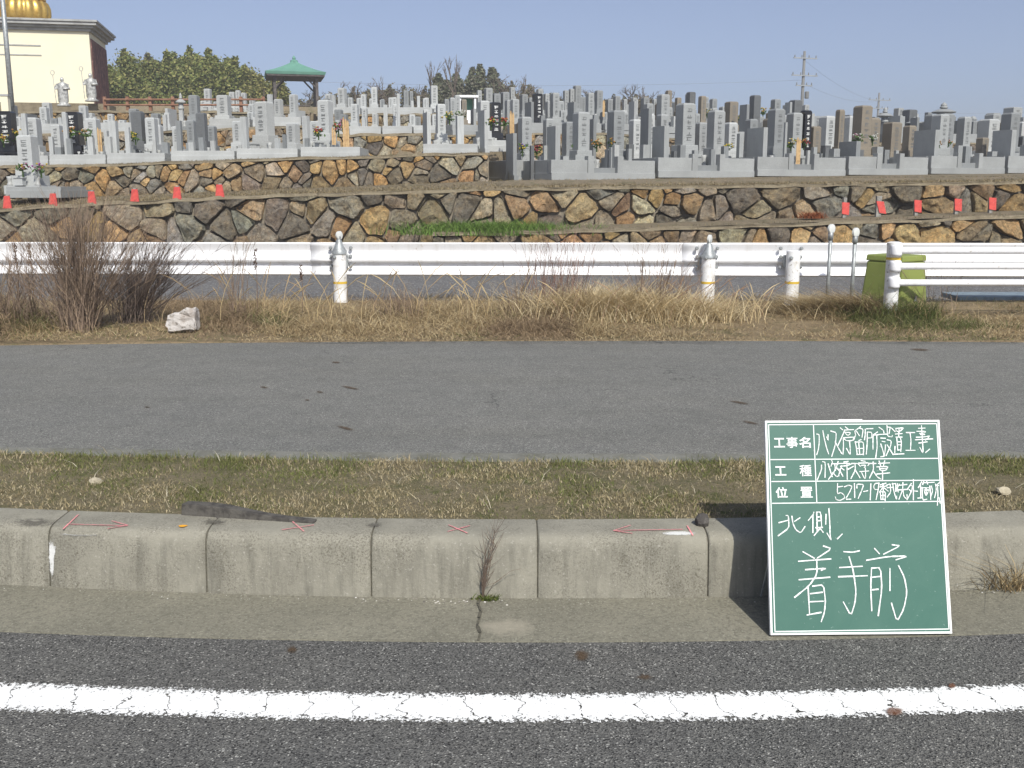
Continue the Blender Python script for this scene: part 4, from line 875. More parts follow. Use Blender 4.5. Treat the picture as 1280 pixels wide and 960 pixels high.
# ------------------------------------------------------------------ trees
def crown_mesh(name, rg, blobs, nper, size, cols, up=.2):
    NRr = np.random.default_rng(rg.randrange(10**6)); V = []; T = []
    for (c, r, w8) in blobs:
        k = int(nper*w8); d = NRr.normal(size=(k, 3)); d /= np.linalg.norm(d, axis=1)[:, None]
        rad = NRr.uniform(.25, 1, k)**.5; P = np.array(c)+d*rad[:, None]*np.array(r)
        P += NRr.normal(scale=.2, size=P.shape)*np.mean(r)
        a = NRr.normal(size=(k, 3)); a[:, 2] *= .7; a /= np.linalg.norm(a, axis=1)[:, None]
        b = np.cross(a, NRr.normal(size=(k, 3))); b /= np.linalg.norm(b, axis=1)[:, None]
        s = size*NRr.uniform(.6, 1.35, k)[:, None]
        quad = np.stack([P-a*s, P+b*s*.55, P+a*s, P-b*s*.55], 1); V.append(quad.reshape(-1, 3))
        ci = np.array(cols)[NRr.integers(0, len(cols), k)]*NRr.uniform(.75, 1.25, (k, 1)); T.append(np.repeat(ci, 4, 0))
    V = np.concatenate(V); T = np.concatenate(T); return quads_mesh(name, V, T, 4)
def quads_mesh(name, V, T, n):
    me = bpy.data.meshes.new(name); nv = len(V); nf = nv//n
    me.vertices.add(nv); me.vertices.foreach_set('co', V.astype(np.float32).ravel())
    me.loops.add(nv); me.loops.foreach_set('vertex_index', np.arange(nv, dtype=np.int32))
    me.polygons.add(nf); me.polygons.foreach_set('loop_start', np.arange(0, nv, n, dtype=np.int32)); me.polygons.foreach_set('loop_total', np.full(nf, n, np.int32))
    a = me.attributes.new('tint', 'FLOAT_COLOR', 'POINT'); a.data.foreach_set('color', np.concatenate([T, np.ones((nv, 1))], 1).astype(np.float32).ravel())
    me.update(); return me
def leafy(px, pyt, Y, zb, wd, label, cols, seed, size=.17, nper=420, kind='broad', group='dark trees behind the top terrace'):
    rg = random.Random(seed); t = at_y(px, pyt, Y); H = t.z-zb; o = empty('tree', (t.x, Y, zb), 0, label, 'tree', group); blobs = []
    if kind == 'broad':
        for i in range(26):
            h = rg.uniform(.1, .86); rr = wd/2*(1-.9*max(0, h-.4)*1.35)*rg.uniform(.25, .95); a = rg.uniform(0, 6.283)
            q = rg.uniform(.22, .42)*wd*.55; blobs.append(((rr*math.cos(a), rr*math.sin(a)*.8, H*h-q*.3), (q, q, q*rg.uniform(.6, 1.1)), rg.uniform(.6, 1.2)))
        for i in range(9):
            xx = rg.uniform(-.42, .42)*wd; q = rg.uniform(.06, .1)*wd; h = .98-abs(xx)/wd*.35-rg.uniform(0, .1); blobs.append(((xx, rg.uniform(-.2, .2)*wd, H*h-q*2), (q, q, q*2.4), .4))
        for j in range(rg.choice((3, 4, 5))):
            x0 = rg.uniform(-.4, .4)*wd if j else rg.uniform(-.06, .06)*wd; t0 = .0 if j == 0 else rg.uniform(.06, .14)
            for i in range(4): blobs.append(((x0+rg.uniform(-.03, .03)*wd, rg.uniform(-.1, .1)*wd, H*(.80+.055*i-t0)), (wd*(.09-.019*i), wd*(.09-.019*i), .06*H), .22))
    else:
        n = 16
        for i in range(n):
            h = .15+.82*i/(n-1); rr = wd/2*(1-h)**.8*rg.uniform(.8, 1.25)+.12
            for j in range(3):
                a = rg.uniform(0, 6.283); blobs.append(((rr*.5*math.cos(a), rr*.5*math.sin(a), H*h), (rr*.75, rr*.75, H*.045), .42))
    me = crown_mesh('crown', rg, blobs, nper, size, cols); link('crown', me, M['blade'], o)
    tr = MB().tube([(0, 0, -.2), (.05, 0, H*.4), (0, .05, H*.88)], [.16, .11, .03], 7)
    for i in range(6):
        a = rg.uniform(0, 6.283); z = H*rg.uniform(.2, .6); tr.tube([(0, 0, z), (math.cos(a)*wd*.2, math.sin(a)*wd*.2, z+H*.12), (math.cos(a)*wd*.36, math.sin(a)*wd*.3, z+H*.25)], [.07, .05, .02], 5)
    tr.build('trunk', M['bark'], o, smooth=True); return o
GD = [(.15, .175, .05), (.19, .21, .065), (.235, .24, .08), (.12, .145, .05), (.28, .265, .10)]
GO = [(.2, .21, .07), (.25, .24, .08), (.16, .17, .06), (.28, .25, .10)]
GB = [(.14, .14, .08), (.18, .17, .10), (.22, .19, .12), (.15, .135, .09)]
TR = [(134, 84, 62, 2.8, 'slender dark evergreen beside the temple side wall', GD), (158, 64, 66, 4.2, 'dark bushy evergreen with a pointed top, nearest the temple', GD), (186, 70, 70, 4.2, 'mottled olive tree between two dark evergreens', GD+GB), (212, 66, 66, 4.0, 'dark evergreen behind the onion-capped lantern', GD),
      (236, 60, 68, 4.0, 'tallest pointed dark evergreen of the left clump', GD), (259, 63, 66, 3.8, 'dark evergreen right of the tallest pointed one', GD), (284, 74, 70, 4.2, 'olive green tree toward the right end of the clump', GD+GO), (308, 84, 68, 4.0, 'yellowish green tree beside the gazebo', GO), (328, 96, 64, 2.8, 'low yellowish green shrubby tree touching the gazebo', GO)]
for i, (px, y, Y, wd, lab, cols) in enumerate(TR): leafy(px, y, Y, 3.8, wd*1.3, lab, cols, 40+i, nper=1000, size=.105)
for i, (px, y, wd, lab) in enumerate([(547, 93, 1.6, 'leftmost small conifer beyond the middle graves'), (571, 93, 1.9, 'second small conifer, behind the white framed shelter'), (590, 86, 1.3, 'thin conifer between two wider ones'), (601, 82, 1.2, 'tallest thin conifer with a bare lower stem'), (616, 86, 2.0, 'wide conifer next to the bare trees'), (558, 101, 1.9, 'low conifer in the gap between two taller ones')]):
    leafy(px, y, 72, 4.5, wd*1.35, lab, [(.13, .15, .095), (.17, .18, .11), (.2, .195, .13), (.16, .15, .115)], 70+i, size=.11, nper=300, kind='cone', group='small conifers beyond the middle graves')
for i, (px, y, wd) in enumerate([(340, 118, 3), (365, 122, 3), (392, 118, 3), (415, 116, 3), (440, 110, 3), (462, 112, 3), (484, 107, 3.2), (508, 106, 3.2), (528, 108, 3), (640, 101, 3.2), (662, 108, 3), (690, 116, 3), (716, 118, 3), (742, 118, 3), (768, 119, 3), (792, 118, 3), (815, 121, 3)]):
    leafy(px, y, 74+2*(i % 3), 4.6, wd*1.1, f'thin olive brown shrub, {ORD[i]} from left along the hilltop skyline', GB+[(.17, .14, .09)]*2, 90+i, size=.09, nper=170, group='thin shrubs along the hilltop skyline')
def bare_tree(px, pyt, Y, zb, label, seed, spread=.5, n0=5, rad=.09):
    rg = random.Random(seed); t = at_y(px, pyt, Y); H = t.z-zb; o = empty('bare_tree', (t.x, Y, zb), 0, label, 'bare tree', 'leafless trees on the hilltop'); mb = MB(); tk = MB()
    tk.tube([(0, 0, -.2), (.04*H*rg.uniform(-1, 1), 0, H*.3), (.03*H*rg.uniform(-1, 1), 0, H*.55)], [rad, rad*.75, rad*.5], 6)
    def grow(p, d, L, r, k):
        q1 = p+d*L*.5+Vector((rg.gauss(0, .05), rg.gauss(0, .05), 0))*L; q = p+d*L
        mb.tube([p, q1, q], [r, r*.8, r*.55], 4)
        if k == 0: return
        for _ in range(rg.choice((2, 3))):
            dd = (d+Vector((rg.gauss(0, spread), rg.gauss(0, spread), rg.gauss(.15, .25)))).normalized(); grow(p.lerp(q, rg.uniform(.5, 1)), dd, L*rg.uniform(.55, .75), r*.6, k-1)
    for _ in range(n0):
        z = H*rg.uniform(.25, .55); grow(Vector((0, 0, z)), Vector((rg.gauss(0, spread), rg.gauss(0, spread), 1)).normalized(), H*.26, rad*.5, 3)
    tk.build('trunk', M['bark'], o); mb.build('branches', M['bark'], o); return o
for i, (px, y, sp_) in enumerate([(350, 112, .6), (385, 108, .7), (420, 98, .6), (445, 94, .5), (468, 100, .7), (486, 92, .4), (520, 99, .5), (541, 74, .22), (566, 68, .2), (628, 82, .5), (643, 88, .5), (700, 108, .6), (748, 100, .7), (772, 106, .7), (787, 103, .7), (804, 108, .6), (655, 96, .5), (674, 104, .5), (828, 112, .5)]):
    bare_tree(px, y, 66+(i % 4)*2, 4.8, f'bare leafless tree, {ORD[i]} from left on the hilltop skyline', 130+i, sp_, 4)
# ------------------------------------------------------------------ utility poles and wires
M['conc_pole'] = mat('pole_concrete', (.17, .17, .165), .9); M['wire'] = mat('wire', (.25, .27, .3), .7)
def utility(px, pyt, pyb, Y, label, arms):
    b = at_y(px, pyb, Y); h = at_y(px, pyt, Y).z-b.z; o = empty('utility_pole', (b.x, b.y, b.z-3), R(20), label, 'utility pole', 'concrete utility poles on the skyline'); h += 3
    MB().tube([(0, 0, 0), (0, 0, h)], [.15, .09], 8).build('shaft', M['conc_pole'], o, smooth=True)
    for (dz, w2) in arms:
        a = MB().box((0, -.14, h-dz), (w2, .07, .08)).build('cross_arm', M['galv'], o)
        for x in (-.45, -.15, .15, .45): MB().lathe((x*w2, -.14, h-dz+.05), [(.04, 0), (.05, .05), (.03, .09), (.04, .13), (.01, .18)], 6).build('insulator', M['conc_pole'], a)
    MB().lathe((.3, -.1, h-arms[-1][0]-.9), [(.12, 0), (.15, .05), (.15, .45), (.12, .5)], 10).build('transformer', M['conc_pole'], o); return Vector((b.x, b.y, b.z-3+h))
t1 = utility(1001.5, 64, 150, 78, 'tall concrete utility pole with cross arms behind the black gravestone', [(.5, 2.0), (1.7, 2.2), (2.4, 1.4)])
t2 = utility(1096, 116, 165, 105, 'shorter more distant utility pole behind the round-capped lantern', [(.7, 2.6), (1.5, 2.2)])
for i, (dz, a0, a1) in enumerate([(-2.0, (640, 108, 78), None), (-2.2, None, t2), (-.6, None, t2), (-2.0, t2, (1700, 120, 120))]):
    p = at_y(*a0) if isinstance(a0, tuple) else (a0 if a0 is not None else t1)+Vector((0, 0, dz)); q = at_y(*a1) if isinstance(a1, tuple) else (a1 if a1 is not None else t1)+Vector((0, 0, dz if a1 is None else -.8))
    if i == 0: p = at_y(250, 96, 78)
    pts = [p.lerp(q, t)-Vector((0, 0, .5*4*t*(1-t))) for t in np.linspace(0, 1, 17)]
    tag(MB().tube(pts, .008, 4).build('power_line', M['wire']), ['thin power line running left from the tall utility pole', 'upper thin power line between the two utility poles', 'lower thin power line between the two utility poles', 'thin power line running right from the distant pole'][i], 'power line', 'power lines in the sky')
# ------------------------------------------------------------------ red flags on marker posts along the walls
M['red'] = mat('red_cloth', (.58, .085, .07), .8, noise=[(12, (.46, .06, .055), .45, .6), (30, (.62, .2, .16), .6, .7)], bump=.4, bscale=20); M['stake'] = mat('marker_stake', (.3, .29, .26), .9, noise=(20, (.2, .19, .17), .45, .6))
for i, (px, yb) in enumerate([(10, 261), (67, 259), (116, 257.5), (169, 253), (222, 250.5), (275.5, 246)]):
    p = at_y(px, yb+1.5, 18.86); p.z = za(p.x)+.0; h = 15*19/1300
    o = empty('marker_flag', p, R(-4), f'small red cloth marker, {ORD[i]} from left on top of the long wall at the left', 'marker flag', 'red markers along the walls')
    MB().box((0, .03, .12), (.05, .05, .24)).build('stake', M['stake'], o)
    sk = .012*math.sin(i*2.3); MB().add([(-.085, -.012, .0), (.085, -.03, .0), (.055+sk, .0, h), (-.055+sk, .0, h), (-.08, .015, .0), (.08, .0, .0), (.05+sk, .012, h), (-.05+sk, .012, h)], [(0, 1, 2, 3), (7, 6, 5, 4), (0, 4, 5, 1), (1, 5, 6, 2), (2, 6, 7, 3), (3, 7, 4, 0)]).build('red_cloth', M['red'], o)
for i, (px, yb, ys, sk) in enumerate([(1056.5, 274, 247, -.01), (1099, 273, 245, .05), (1146, 274, 250, 0), (1196, 274, 251, 0), (1239, 270, 249, 0)]):
    p = at_y(px-2, yb, 18.3); p.z = zc(p.x)+.05; h = at_y(px, ys, 18.3).z-p.z
    o = empty('marker_flag', p, R(6), f'red cloth on a grey stake, {ORD[i]} from left on the ledge at the right', 'marker flag', 'red markers along the walls')
    MB().box((0, 0, h/2), (.09 if i == 1 else .06, .06, h)).build('stake', M['stake'], o)
    MB().add([(-.045+sk, -.05, .07), (.08+sk, -.05, .05), (.075, -.04, .26), (-.06, -.04, .27), (-.045+sk, -.035, .07), (.08+sk, -.035, .05), (.075, -.032, .26), (-.06, -.032, .27)], [(0, 1, 2, 3), (7, 6, 5, 4), (0, 4, 5, 1), (1, 5, 6, 2), (2, 6, 7, 3), (3, 7, 4, 0)]).build('red_cloth', M['red'], o)
# ------------------------------------------------------------------ guardrail
RY = lambda px: 11.6-.6*px/1280
gr = empty('guardrail', (0, 11.3, .25), 0, 'long white corrugated steel guardrail along the far edge of the verge', 'guardrail')
PR = [(.0, .325), (.012, .335), (.0, .345), (.0, .30), (.055, .265), (.06, .225), (.05, .205), (-.012, .175), (-.016, .15), (-.012, .135), (.05, .115), (.06, .085), (.05, .06), (.0, .025), (.0, .0)]
PR = [(.012, .318), (.008, .330), (0, .334), (-.006, .322), (.004, .295), (.022, .262), (.026, .235), (.018, .205), (-.008, .172), (-.012, .155), (-.006, .142), (.045, .128), (.05, .105), (.04, .07), (.01, .035), (-.004, .012), (.004, 0)]
def rail_pt(px, dy, dz):
    y = RY(px); b = at_y(px, 343+3.5*px/1280, y); return Vector((b.x, y+dy, b.z+dz*1.07))
xs = list(range(-1600, 2801, 40)); vs = []; m = len(PR)
for px in xs: vs += [rail_pt(px, dy, dz)-Vector((0, 11.3, .25)) for dy, dz in PR]
g_ = MB(); g_.add(vs, [(i*m+k, (i+1)*m+k, (i+1)*m+k+1, i*m+k+1) for i in range(len(xs)-1) for k in range(m-1)])
beam = g_.build('beam', M['white'], gr, smooth=True, angle=R(25)); so = beam.modifiers.new('t', 'SOLIDIFY'); so.thickness = .004
OFF = Vector((0, 11.3, .25))
for px in (405, 868): # lap joints of the beam: a short overlapping length with its bolts
    vs = []; xs = [px-16, px+16]
    for x_ in xs: vs += [rail_pt(x_, dy-.006, dz)-Vector((0, 11.3, .25)) for dy, dz in PR]
    lp = MB(); lp.add(vs, [(k, m+k, m+k+1, k+1) for k in range(m-1)]); lo_ = lp.build('beam_lap', M['white'], gr, smooth=True, angle=R(25)); so = lo_.modifiers.new('t', 'SOLIDIFY'); so.thickness = .005
def rail_post(px, top_px, cap=True, reflect=True):
    y = RY(px)-.13; t = at_y(px, top_px, y); z0 = .0
    p = MB().lathe((t.x, y, 0), [(.073, z0), (.073, t.z)], 24).build('post', M['white_worn'], gr, smooth=True, angle=R(40)); p.location = -OFF
    d = lambda mb, n, m_: mb.build(n, m_, p, smooth=True, angle=R(40))
    z = at_y(px, 353, y).z; d(MB().lathe((t.x, y, z-.012), [(.075, 0), (.075, .024)], 24), 'yellow_band', M['yellow'])
    if cap:
        d(MB().lathe((t.x, y, t.z), [(.082, -.03), (.082, .0), (.066, .025), (.05, .05), (.035, .10), (.028, .12), (.02, .13)], 20), 'post_cap', M['galv'])
        d(MB().lathe((t.x, y, t.z+.11), [(.022, 0), (.022, .05)], 10), 'reflector_stem', M['galv'])
        r = MB(); r.lathe((0, 0, -.014), [(.03, 0), (.045, .004), (.045, .024), (.03, .028)], 18); ro = r.build('reflector', M['lens'], p, smooth=True, angle=R(40)); ro.location = (t.x+.005, y, t.z+.17); ro.rotation_euler = (R(90), 0, R(55))
    else: d(MB().lathe((t.x, y, t.z), [(.0715, -.02), (.0715, .004), (.03, .012)], 20), 'post_cap', M['white'])
    b = at_y(px, 343+3.5*px/1280, y).z
    MB().box((t.x, y+.09, b+.155), (.16, .07, .13)).build('bracket', M['galv'], p, bevel=.008)
    for (sx, sz) in ((-.105, .09), (-.105, .20), (.105, .09), (.105, .20), (-.11, .29), (.11, .29), (-.04, .2)):
        q = MB().lathe((0, 0, 0), [(.020, 0), (.020, .016), (.012, .026)], 8); yo = y+.11 if abs(sx) > .08 else y-.055
        q.tube([(0, 0, -.02), (0, 0, 0)], .01, 6); bo = q.build('bolt', M['galv'], p); bo.location = (t.x+sx, yo if abs(sx) > .08 else y-.062, b+sz); bo.rotation_euler = (R(90), 0, 0)
for (px, tp, cap) in ((-960, 310, True), (-499, 310, True), (1347, 322, True), (-38, 310, True), (424, 314, True), (886, 319, True), (992, 314, False)): rail_post(px, tp, cap)
# ------------------------------------------------------------------ white pipe fence at the right
pf = empty('pipe_fence', (at_y(1112, 395, 9.85).x, 9.85, .25), 0, 'white tubular pipe fence of three rails beginning at a thick post', 'fence')
b = at_y(1112, 398, 9.85); t = at_y(1112, 304, 9.85)
O2 = Vector((b.x, 9.85, .25))
po = MB().lathe((0, 0, 0), [(.066, -.1), (.066, t.z-.27), (.07, t.z-.26), (.07, t.z-.245), (.04, t.z-.235)], 24).build('post', M['white_worn'], pf, smooth=True, angle=R(40))
zy = at_y(1112, 323, 9.85).z-.25; MB().lathe((0, 0, zy-.012), [(.068, 0), (.068, .024)], 24).build('yellow_band', M['yellow'], po, smooth=True, angle=R(40))
for y_ in (312.5, 332, 352.5):
    z = at_y(1112, y_, 9.85).z-.25; MB().tube([(-.02, -.075, z), (.06, -.078, z), (5.5, -.08, z-.01*0)], .032, 14).build('rail', M['white'], pf, smooth=True, angle=R(40))
    MB().lathe((0, -.06, z-.05), [(.05, 0), (.055, .02), (.055, .08), (.05, .1)], 14).build('clamp', M['white'], po, smooth=True)
p2 = MB().lathe((4.0, 0, 0), [(.066, -.1), (.066, t.z-.27), (.04, t.z-.235)], 24).build('post', M['white_worn'], pf, smooth=True, angle=R(40))
# ------------------------------------------------------------------ delineator posts
for (px, yt, yb, lab) in ((1034, 280, 372, 'thin grey metal reflector post, nearer the capped guardrail post'), (1064, 284.5, 378, 'thin grey metal reflector post, nearer the green box')):
    y = 10.6; b = at_y(px, yb, y); t = at_y(px, yt, y); o = empty('reflector_post', (b.x, y, .2), R(0), lab, 'reflector post', 'thin reflector posts by the guardrail'); h = t.z-.2
    MB().tube([(0, 0, 0), (0, 0, h-.1)], .019, 10).build('shaft', M['galv'], o, smooth=True); MB().tube([(0, 0, h-.16), (0, 0, h-.08)], .026, 10).build('collar', M['galv'], o, smooth=True)
    r = MB().lathe((0, 0, -.016), [(.03, 0), (.048, .005), (.048, .027), (.03, .032)], 18).build('reflector', M['lens'], o, smooth=True, angle=R(40)); r.location = (.004, 0, h-.048); r.rotation_euler = (R(90), 0, R(35))
# ------------------------------------------------------------------ olive green cabinet
M['olive'] = mat('olive_plastic', (.225, .265, .07), .6, noise=[(2, (.19, .225, .06), .4, .65), (25, (.26, .28, .11), .6, .7)])
gy = 10.35; c = at_y(1120, 392, gy); gb_ = empty('utility_cabinet', (at_y(1121, 380, gy).x, gy+.1, .2), R(36), 'olive green plastic utility cabinet behind the pipe fence post', 'cabinet')
hh = at_y(1120, 319, gy).z-.2
MB().box((0, 0, hh/2-.03), (.44, .5, hh-.06), top=.9, topy=.8).build('body', M['olive'], gb_, bevel=.02)
MB().box((0, 0, hh-.03), (.41, .42, .06), top=.97).build('lid', M['olive'], gb_, bevel=.012)
MB().box((.0, -.245, .2), (.03, .012, .05)).build('latch', M['galv'], gb_, bevel=.003)
cp2 = at_y(1240, 379, 12.0); cv = MB().box((0, 0, .03), (1.6, .5, .06)).build('drain_cover', mat('blue_grey_cover', (.22, .28, .32), .6, noise=(12, (.17, .21, .24), .45, .6)), bevel=.008); cv.location = (cp2.x+.2, 11.75, .235)
tag(cv, 'flat blue grey cover slab at the road edge beyond the pipe fence', 'cover slab')
# ------------------------------------------------------------------ litter and loose bits
def rock(name, px, py, z, size, sc, col, label, cat, seed, group=None, sub=2, rz=0, rough=.12, smooth=False):
    bm = bmesh.new(); bmesh.ops.create_icosphere(bm, subdivisions=sub, radius=1); rg = random.Random(seed); ph = [Vector((rg.gauss(0, 1), rg.gauss(0, 1), rg.gauss(0, 1))).normalized() for _ in range(7)]; cut = [rg.uniform(.55, .9) for _ in ph]
    for v in bm.verts:
        for n_, c_ in zip(ph, cut):
            d = v.co.dot(n_)
            if d > c_: v.co -= n_*(d-c_)
        v.co *= 1+rg.uniform(-rough, rough)*.5; v.co = Vector((v.co.x*sc[0], v.co.y*sc[1], v.co.z*sc[2]))*size
    me = bpy.data.meshes.new(name); bm.to_mesh(me); bm.free()
    if smooth: me.polygons.foreach_set('use_smooth', [True]*len(me.polygons))
    p = at_z(px, py, z); o = link(name, me, col); o.location = (p.x, p.y, z+size*sc[2]*.62); o.rotation_euler = (0, 0, rz); tag(o, label, cat, group); return o
M['rock_dark'] = mat('dark_rock', (.075, .068, .062), .85, noise=(30, (.13, .12, .11), .5, .65), bump=.5, bscale=60); M['rock_pale'] = mat('pale_rock', (.42, .37, .27), .9, noise=(30, (.32, .28, .2), .45, .65), bump=.4, bscale=60)
M['rock_white'] = mat('white_chunk', (.47, .44, .41), .9, noise=[(9, (.34, .30, .265), .48, .6), (26, (.17, .15, .125), .56, .66)], bump=.8, bscale=30)
rock('rock', 878, 659, .235, .032, (1.0, .8, 1.05), M['rock_dark'], 'dark angular stone lying on the kerb top beside the green board', 'stone', 3)
rock('pebble', 120, 605, .245, .026, (1.2, .9, .7), M['rock_pale'], 'pale rounded pebble in the turf above the pink arrow', 'pebble', 5, 'loose pebbles')
rock('pebble', 1253, 618, .245, .03, (1.1, .9, .8), M['rock_pale'], 'dull tan stone in the turf right of the green board', 'pebble', 6, 'loose pebbles')
rock('pebble', 390, 743, .004, .014, (1.3, .9, .7), M['rock_dark'], 'small dark pebble in the gutter left of the joint', 'pebble', 7, 'loose pebbles')
rock('pebble', 781, 743, .006, .013, (1.1, .9, .8), M['rock_dark'], 'small dark pebble in the gutter between joint and board', 'pebble', 8, 'loose pebbles')
cb = at_y(230, 417, 8.95); bm = bmesh.new(); bmesh.ops.create_cube(bm, size=1); bmesh.ops.subdivide_edges(bm, edges=bm.edges[:], cuts=4, use_grid_fill=True); rg = random.Random(2)
for v in bm.verts:
    v.co += Vector((rg.gauss(0, .03), rg.gauss(0, .05), rg.gauss(0, .035))); v.co = Vector((v.co.x*.235+v.co.z*.03, v.co.y*.16, v.co.z*.165*(1+.25*v.co.x)))
me = bpy.data.meshes.new('broken_block'); bm.to_mesh(me); bm.free(); o = link('broken_block', me, M['rock_white']); o.location = (cb.x, 8.95, .345); o.rotation_euler = (R(-12), R(-9), R(6)); tag(o, 'crumbling dirty white block lying in the dry grass by the bare bush', 'block')
# plank
M['plank'] = mat('weathered_plank', (.10, .092, .08), .9, noise=(25, (.055, .05, .045), .45, .62), bump=.5, bscale=50)
p, q = at_z(231, 634.5, .265), at_z(394, 647, .262); L = (q-p).length; mb = MB(); n = 9; vs = []
for i in range(n+1):
    t = i/n; x = -L/2+L*t; hz = .017-.036*max(0, t-.3); hy = .03*(1-.4*t)
    vs += [(x, -hy, -.03), (x, hy, -.03), (x, hy*.9, hz+.004*math.sin(7*t)), (x, -hy*.85, hz+.003*math.sin(5*t+1))]
mb.add(vs, [(i*4+k, i*4+4+k, i*4+4+(k+1) % 4, i*4+(k+1) % 4) for i in range(n) for k in range(4)]+[(3, 2, 1, 0), tuple(n*4+k for k in range(4))])
o = mb.build('plank', M['plank'], bevel=.004); o.location = (p+q)/2; o.rotation_euler = (0, R(1.0), math.atan2(q.y-p.y, q.x-p.x)); tag(o, 'weathered grey wooden plank lying in the turf behind the kerb', 'plank')
# grit along the kerb foot
rg = random.Random(5); V = MB()
for i in range(700):
    px = rg.uniform(-60, 1340); k = e_kerb(px); s = rg.uniform(.0015, .0045)*(1.3 if 440 < px < 640 or px > 1180 else 1); c = rg.choice([(.45, .43, .38), (.25, .23, .2), (.12, .11, .1), (.6, .58, .55)])
    V.lathe((k.x, k.y-abs(rg.gauss(0, .022))-.004, k.z-.006), [(s*.8, 0), (s, s*.6), (s*.5, s*1.2)], 5, tint=c)
gt = V.build('gutter_grit', M['twig'], tint=True); tag(gt, 'loose grit gathered along the foot of the kerb', None, None, 'stuff')
# ------------------------------------------------------------------ the green notice board
BLp, BRp = at_z(963, 794, .012), at_z(1190, 792, .012)
u = (BRp-BLp); BW = u.length; u.normalize()
def lean_axes(phi):
    n0 = Vector((-u.y, u.x, 0)); return Vector((0, 0, 1))*math.cos(phi)+n0*math.sin(phi)
def on_plane(px, py, phi):
    v = lean_axes(phi); n = u.cross(v); d = ray(px, py); t = (BLp-ORI).dot(n)/d.dot(n); q = ORI+d*t-BLp; return q.dot(u), q.dot(v)
lo_, hi_ = R(2), R(40)
for _ in range(40):
    mid = (lo_+hi_)/2; wt = on_plane(1174, 525, mid)[0]-on_plane(956, 526, mid)[0]
    if wt > BW: hi_ = mid
    else: lo_ = mid
PHI = (lo_+hi_)/2; v_ = lean_axes(PHI); n_ = u.cross(v_)      # n_ points toward the camera
BH = (on_plane(1174, 525, PHI)[1]+on_plane(956, 526, PHI)[1])/2
ml, mr = on_plane(956, 526, PHI), on_plane(1174, 525, PHI); SHEAR = ((ml[0]+mr[0])/2-BW/2)/BH

rot = Matrix((u, v_, n_)).transposed().to_4x4()
nb = bpy.data.objects.new('notice_board', None); COL.objects.link(nb); nb.matrix_world = Matrix.Translation(BLp)@rot
tag(nb, 'green construction notice board with white handwritten chalk characters leaning by the kerb', 'notice board')
def x_chalk(k):
    c = k['c']; d = k['ramp'](k['ntex'](5, 5, .7, dist=1.2), .42, .75); c = k['mix'](k['math']('MULTIPLY', d, .22), c, (.09, .185, .14))
    c = k['mix'](k['math']('MULTIPLY', k['ramp'](k['ntex'](60, 3, .7), .66, .72), .35), c, (.4, .5, .45)); return c
M['green_board'] = mat('green_board', (.03, .112, .082), .5, spec=.35, extra=x_chalk)
M['board_edge'] = mat('board_edge', (.78, .78, .76), .5); M['board_line'] = mat('board_line', (.72, .76, .73), .6)
M['chalk'] = mat('chalk', (.84, .85, .83), .95, noise=(220, (.62, .68, .64), .5, .62))
MB().box((BW/2, BH/2, -.006), (BW-.012, BH-.012, .012)).build('panel', M['green_board'], nb)
e = .0075; fm = MB()
for (cx, cy, w2, h2) in ((BW/2, e/2, BW, e), (BW/2, BH-e/2, BW, e), (e/2, BH/2, e, BH-2*e), (BW-e/2, BH/2, e, BH-2*e)): fm.box((cx, cy, -.0055), (w2, h2, .017))
fm.build('edge_frame', M['board_edge'], nb, bevel=.0015)
MB().box((BW*.49, BH+.002, -.005), (.085, .005, .012)).build('carry_handle', M['board_edge'], nb, bevel=.002)
# back prop
w0 = BLp+u*(BW*.5)+v_*(BH*.93)-n_*.02
inv = nb.matrix_world.inverted(); pb_ = MB()
for s in (.06, .94):
    top = BLp+u*(BW*s)+v_*(BH*.5)-n_*.014; ft_ = Vector((top.x, e_kerb(640).y-.02, .03)); pb_.tube([inv@top, inv@ft_], .004, 6)
pb_.build('back_prop', M['galv'], nb)
for ch in nb.children:
    for v in ch.data.vertices: v.co.x += SHEAR*v.co.y
def bp(px, py, z=.0012): a, b = on_plane(px, py, PHI); return Vector((a, b, z))
Zv = Vector((0, 0, 1))
ln = MB()
IN = [(960.6, 531), (1170.6, 529.6), (1186, 786.2), (968.6, 789.4)]
for a, b in zip(IN, IN[1:]+IN[:1]): ribbon(ln, [bp(*a), bp(*b)], .0034, Zv)
ln.build('border_line', M['board_line'], nb); ln = MB()
for a, b in (((963.2, 574.6), (1173.3, 573)), ((964.5, 602), (1175.2, 600.3)), ((965.4, 629.2), (1176.6, 626.7)), ((1016.6, 531), (1020.9, 629))): ribbon(ln, [bp(*a, z=.0016), bp(*b, z=.0016)], .0034, Zv)
ln.build('table_lines', M['board_line'], nb)
def printed(ch, x0, x1, y0, y1):
    cu = bpy.data.curves.new('t', 'FONT'); cu.body = ch; cu.size = 1; cu.offset = .010 if ch in '種置事' else .022; cu.resolution_u = 3
    ob = bpy.data.objects.new('t', cu); COL.objects.link(ob); bpy.context.view_layer.update()
    me = bpy.data.meshes.new_from_object(ob.evaluated_get(bpy.context.evaluated_depsgraph_get())); bpy.data.objects.remove(ob)
    co = np.array([v.co for v in me.vertices])
    if len(co) == 0: print('NO GLYPH', ch); return
    a, b = co.min(0), co.max(0); Z = lambda x, y: (945+x/7.68, 515+y/7.68)
    c00, c11 = bp(*Z(x0, y1)), bp(*Z(x1, y0))
    for v in me.vertices:
        s, t = (v.co.x-a[0])/(b[0]-a[0]), (v.co.y-a[1])/(b[1]-a[1]); v.co = Vector((c00.x+(c11.x-c00.x)*s, c00.y+(c11.y-c00.y)*t, .0018))
    link('printed_character', me, M['chalk'], nb)
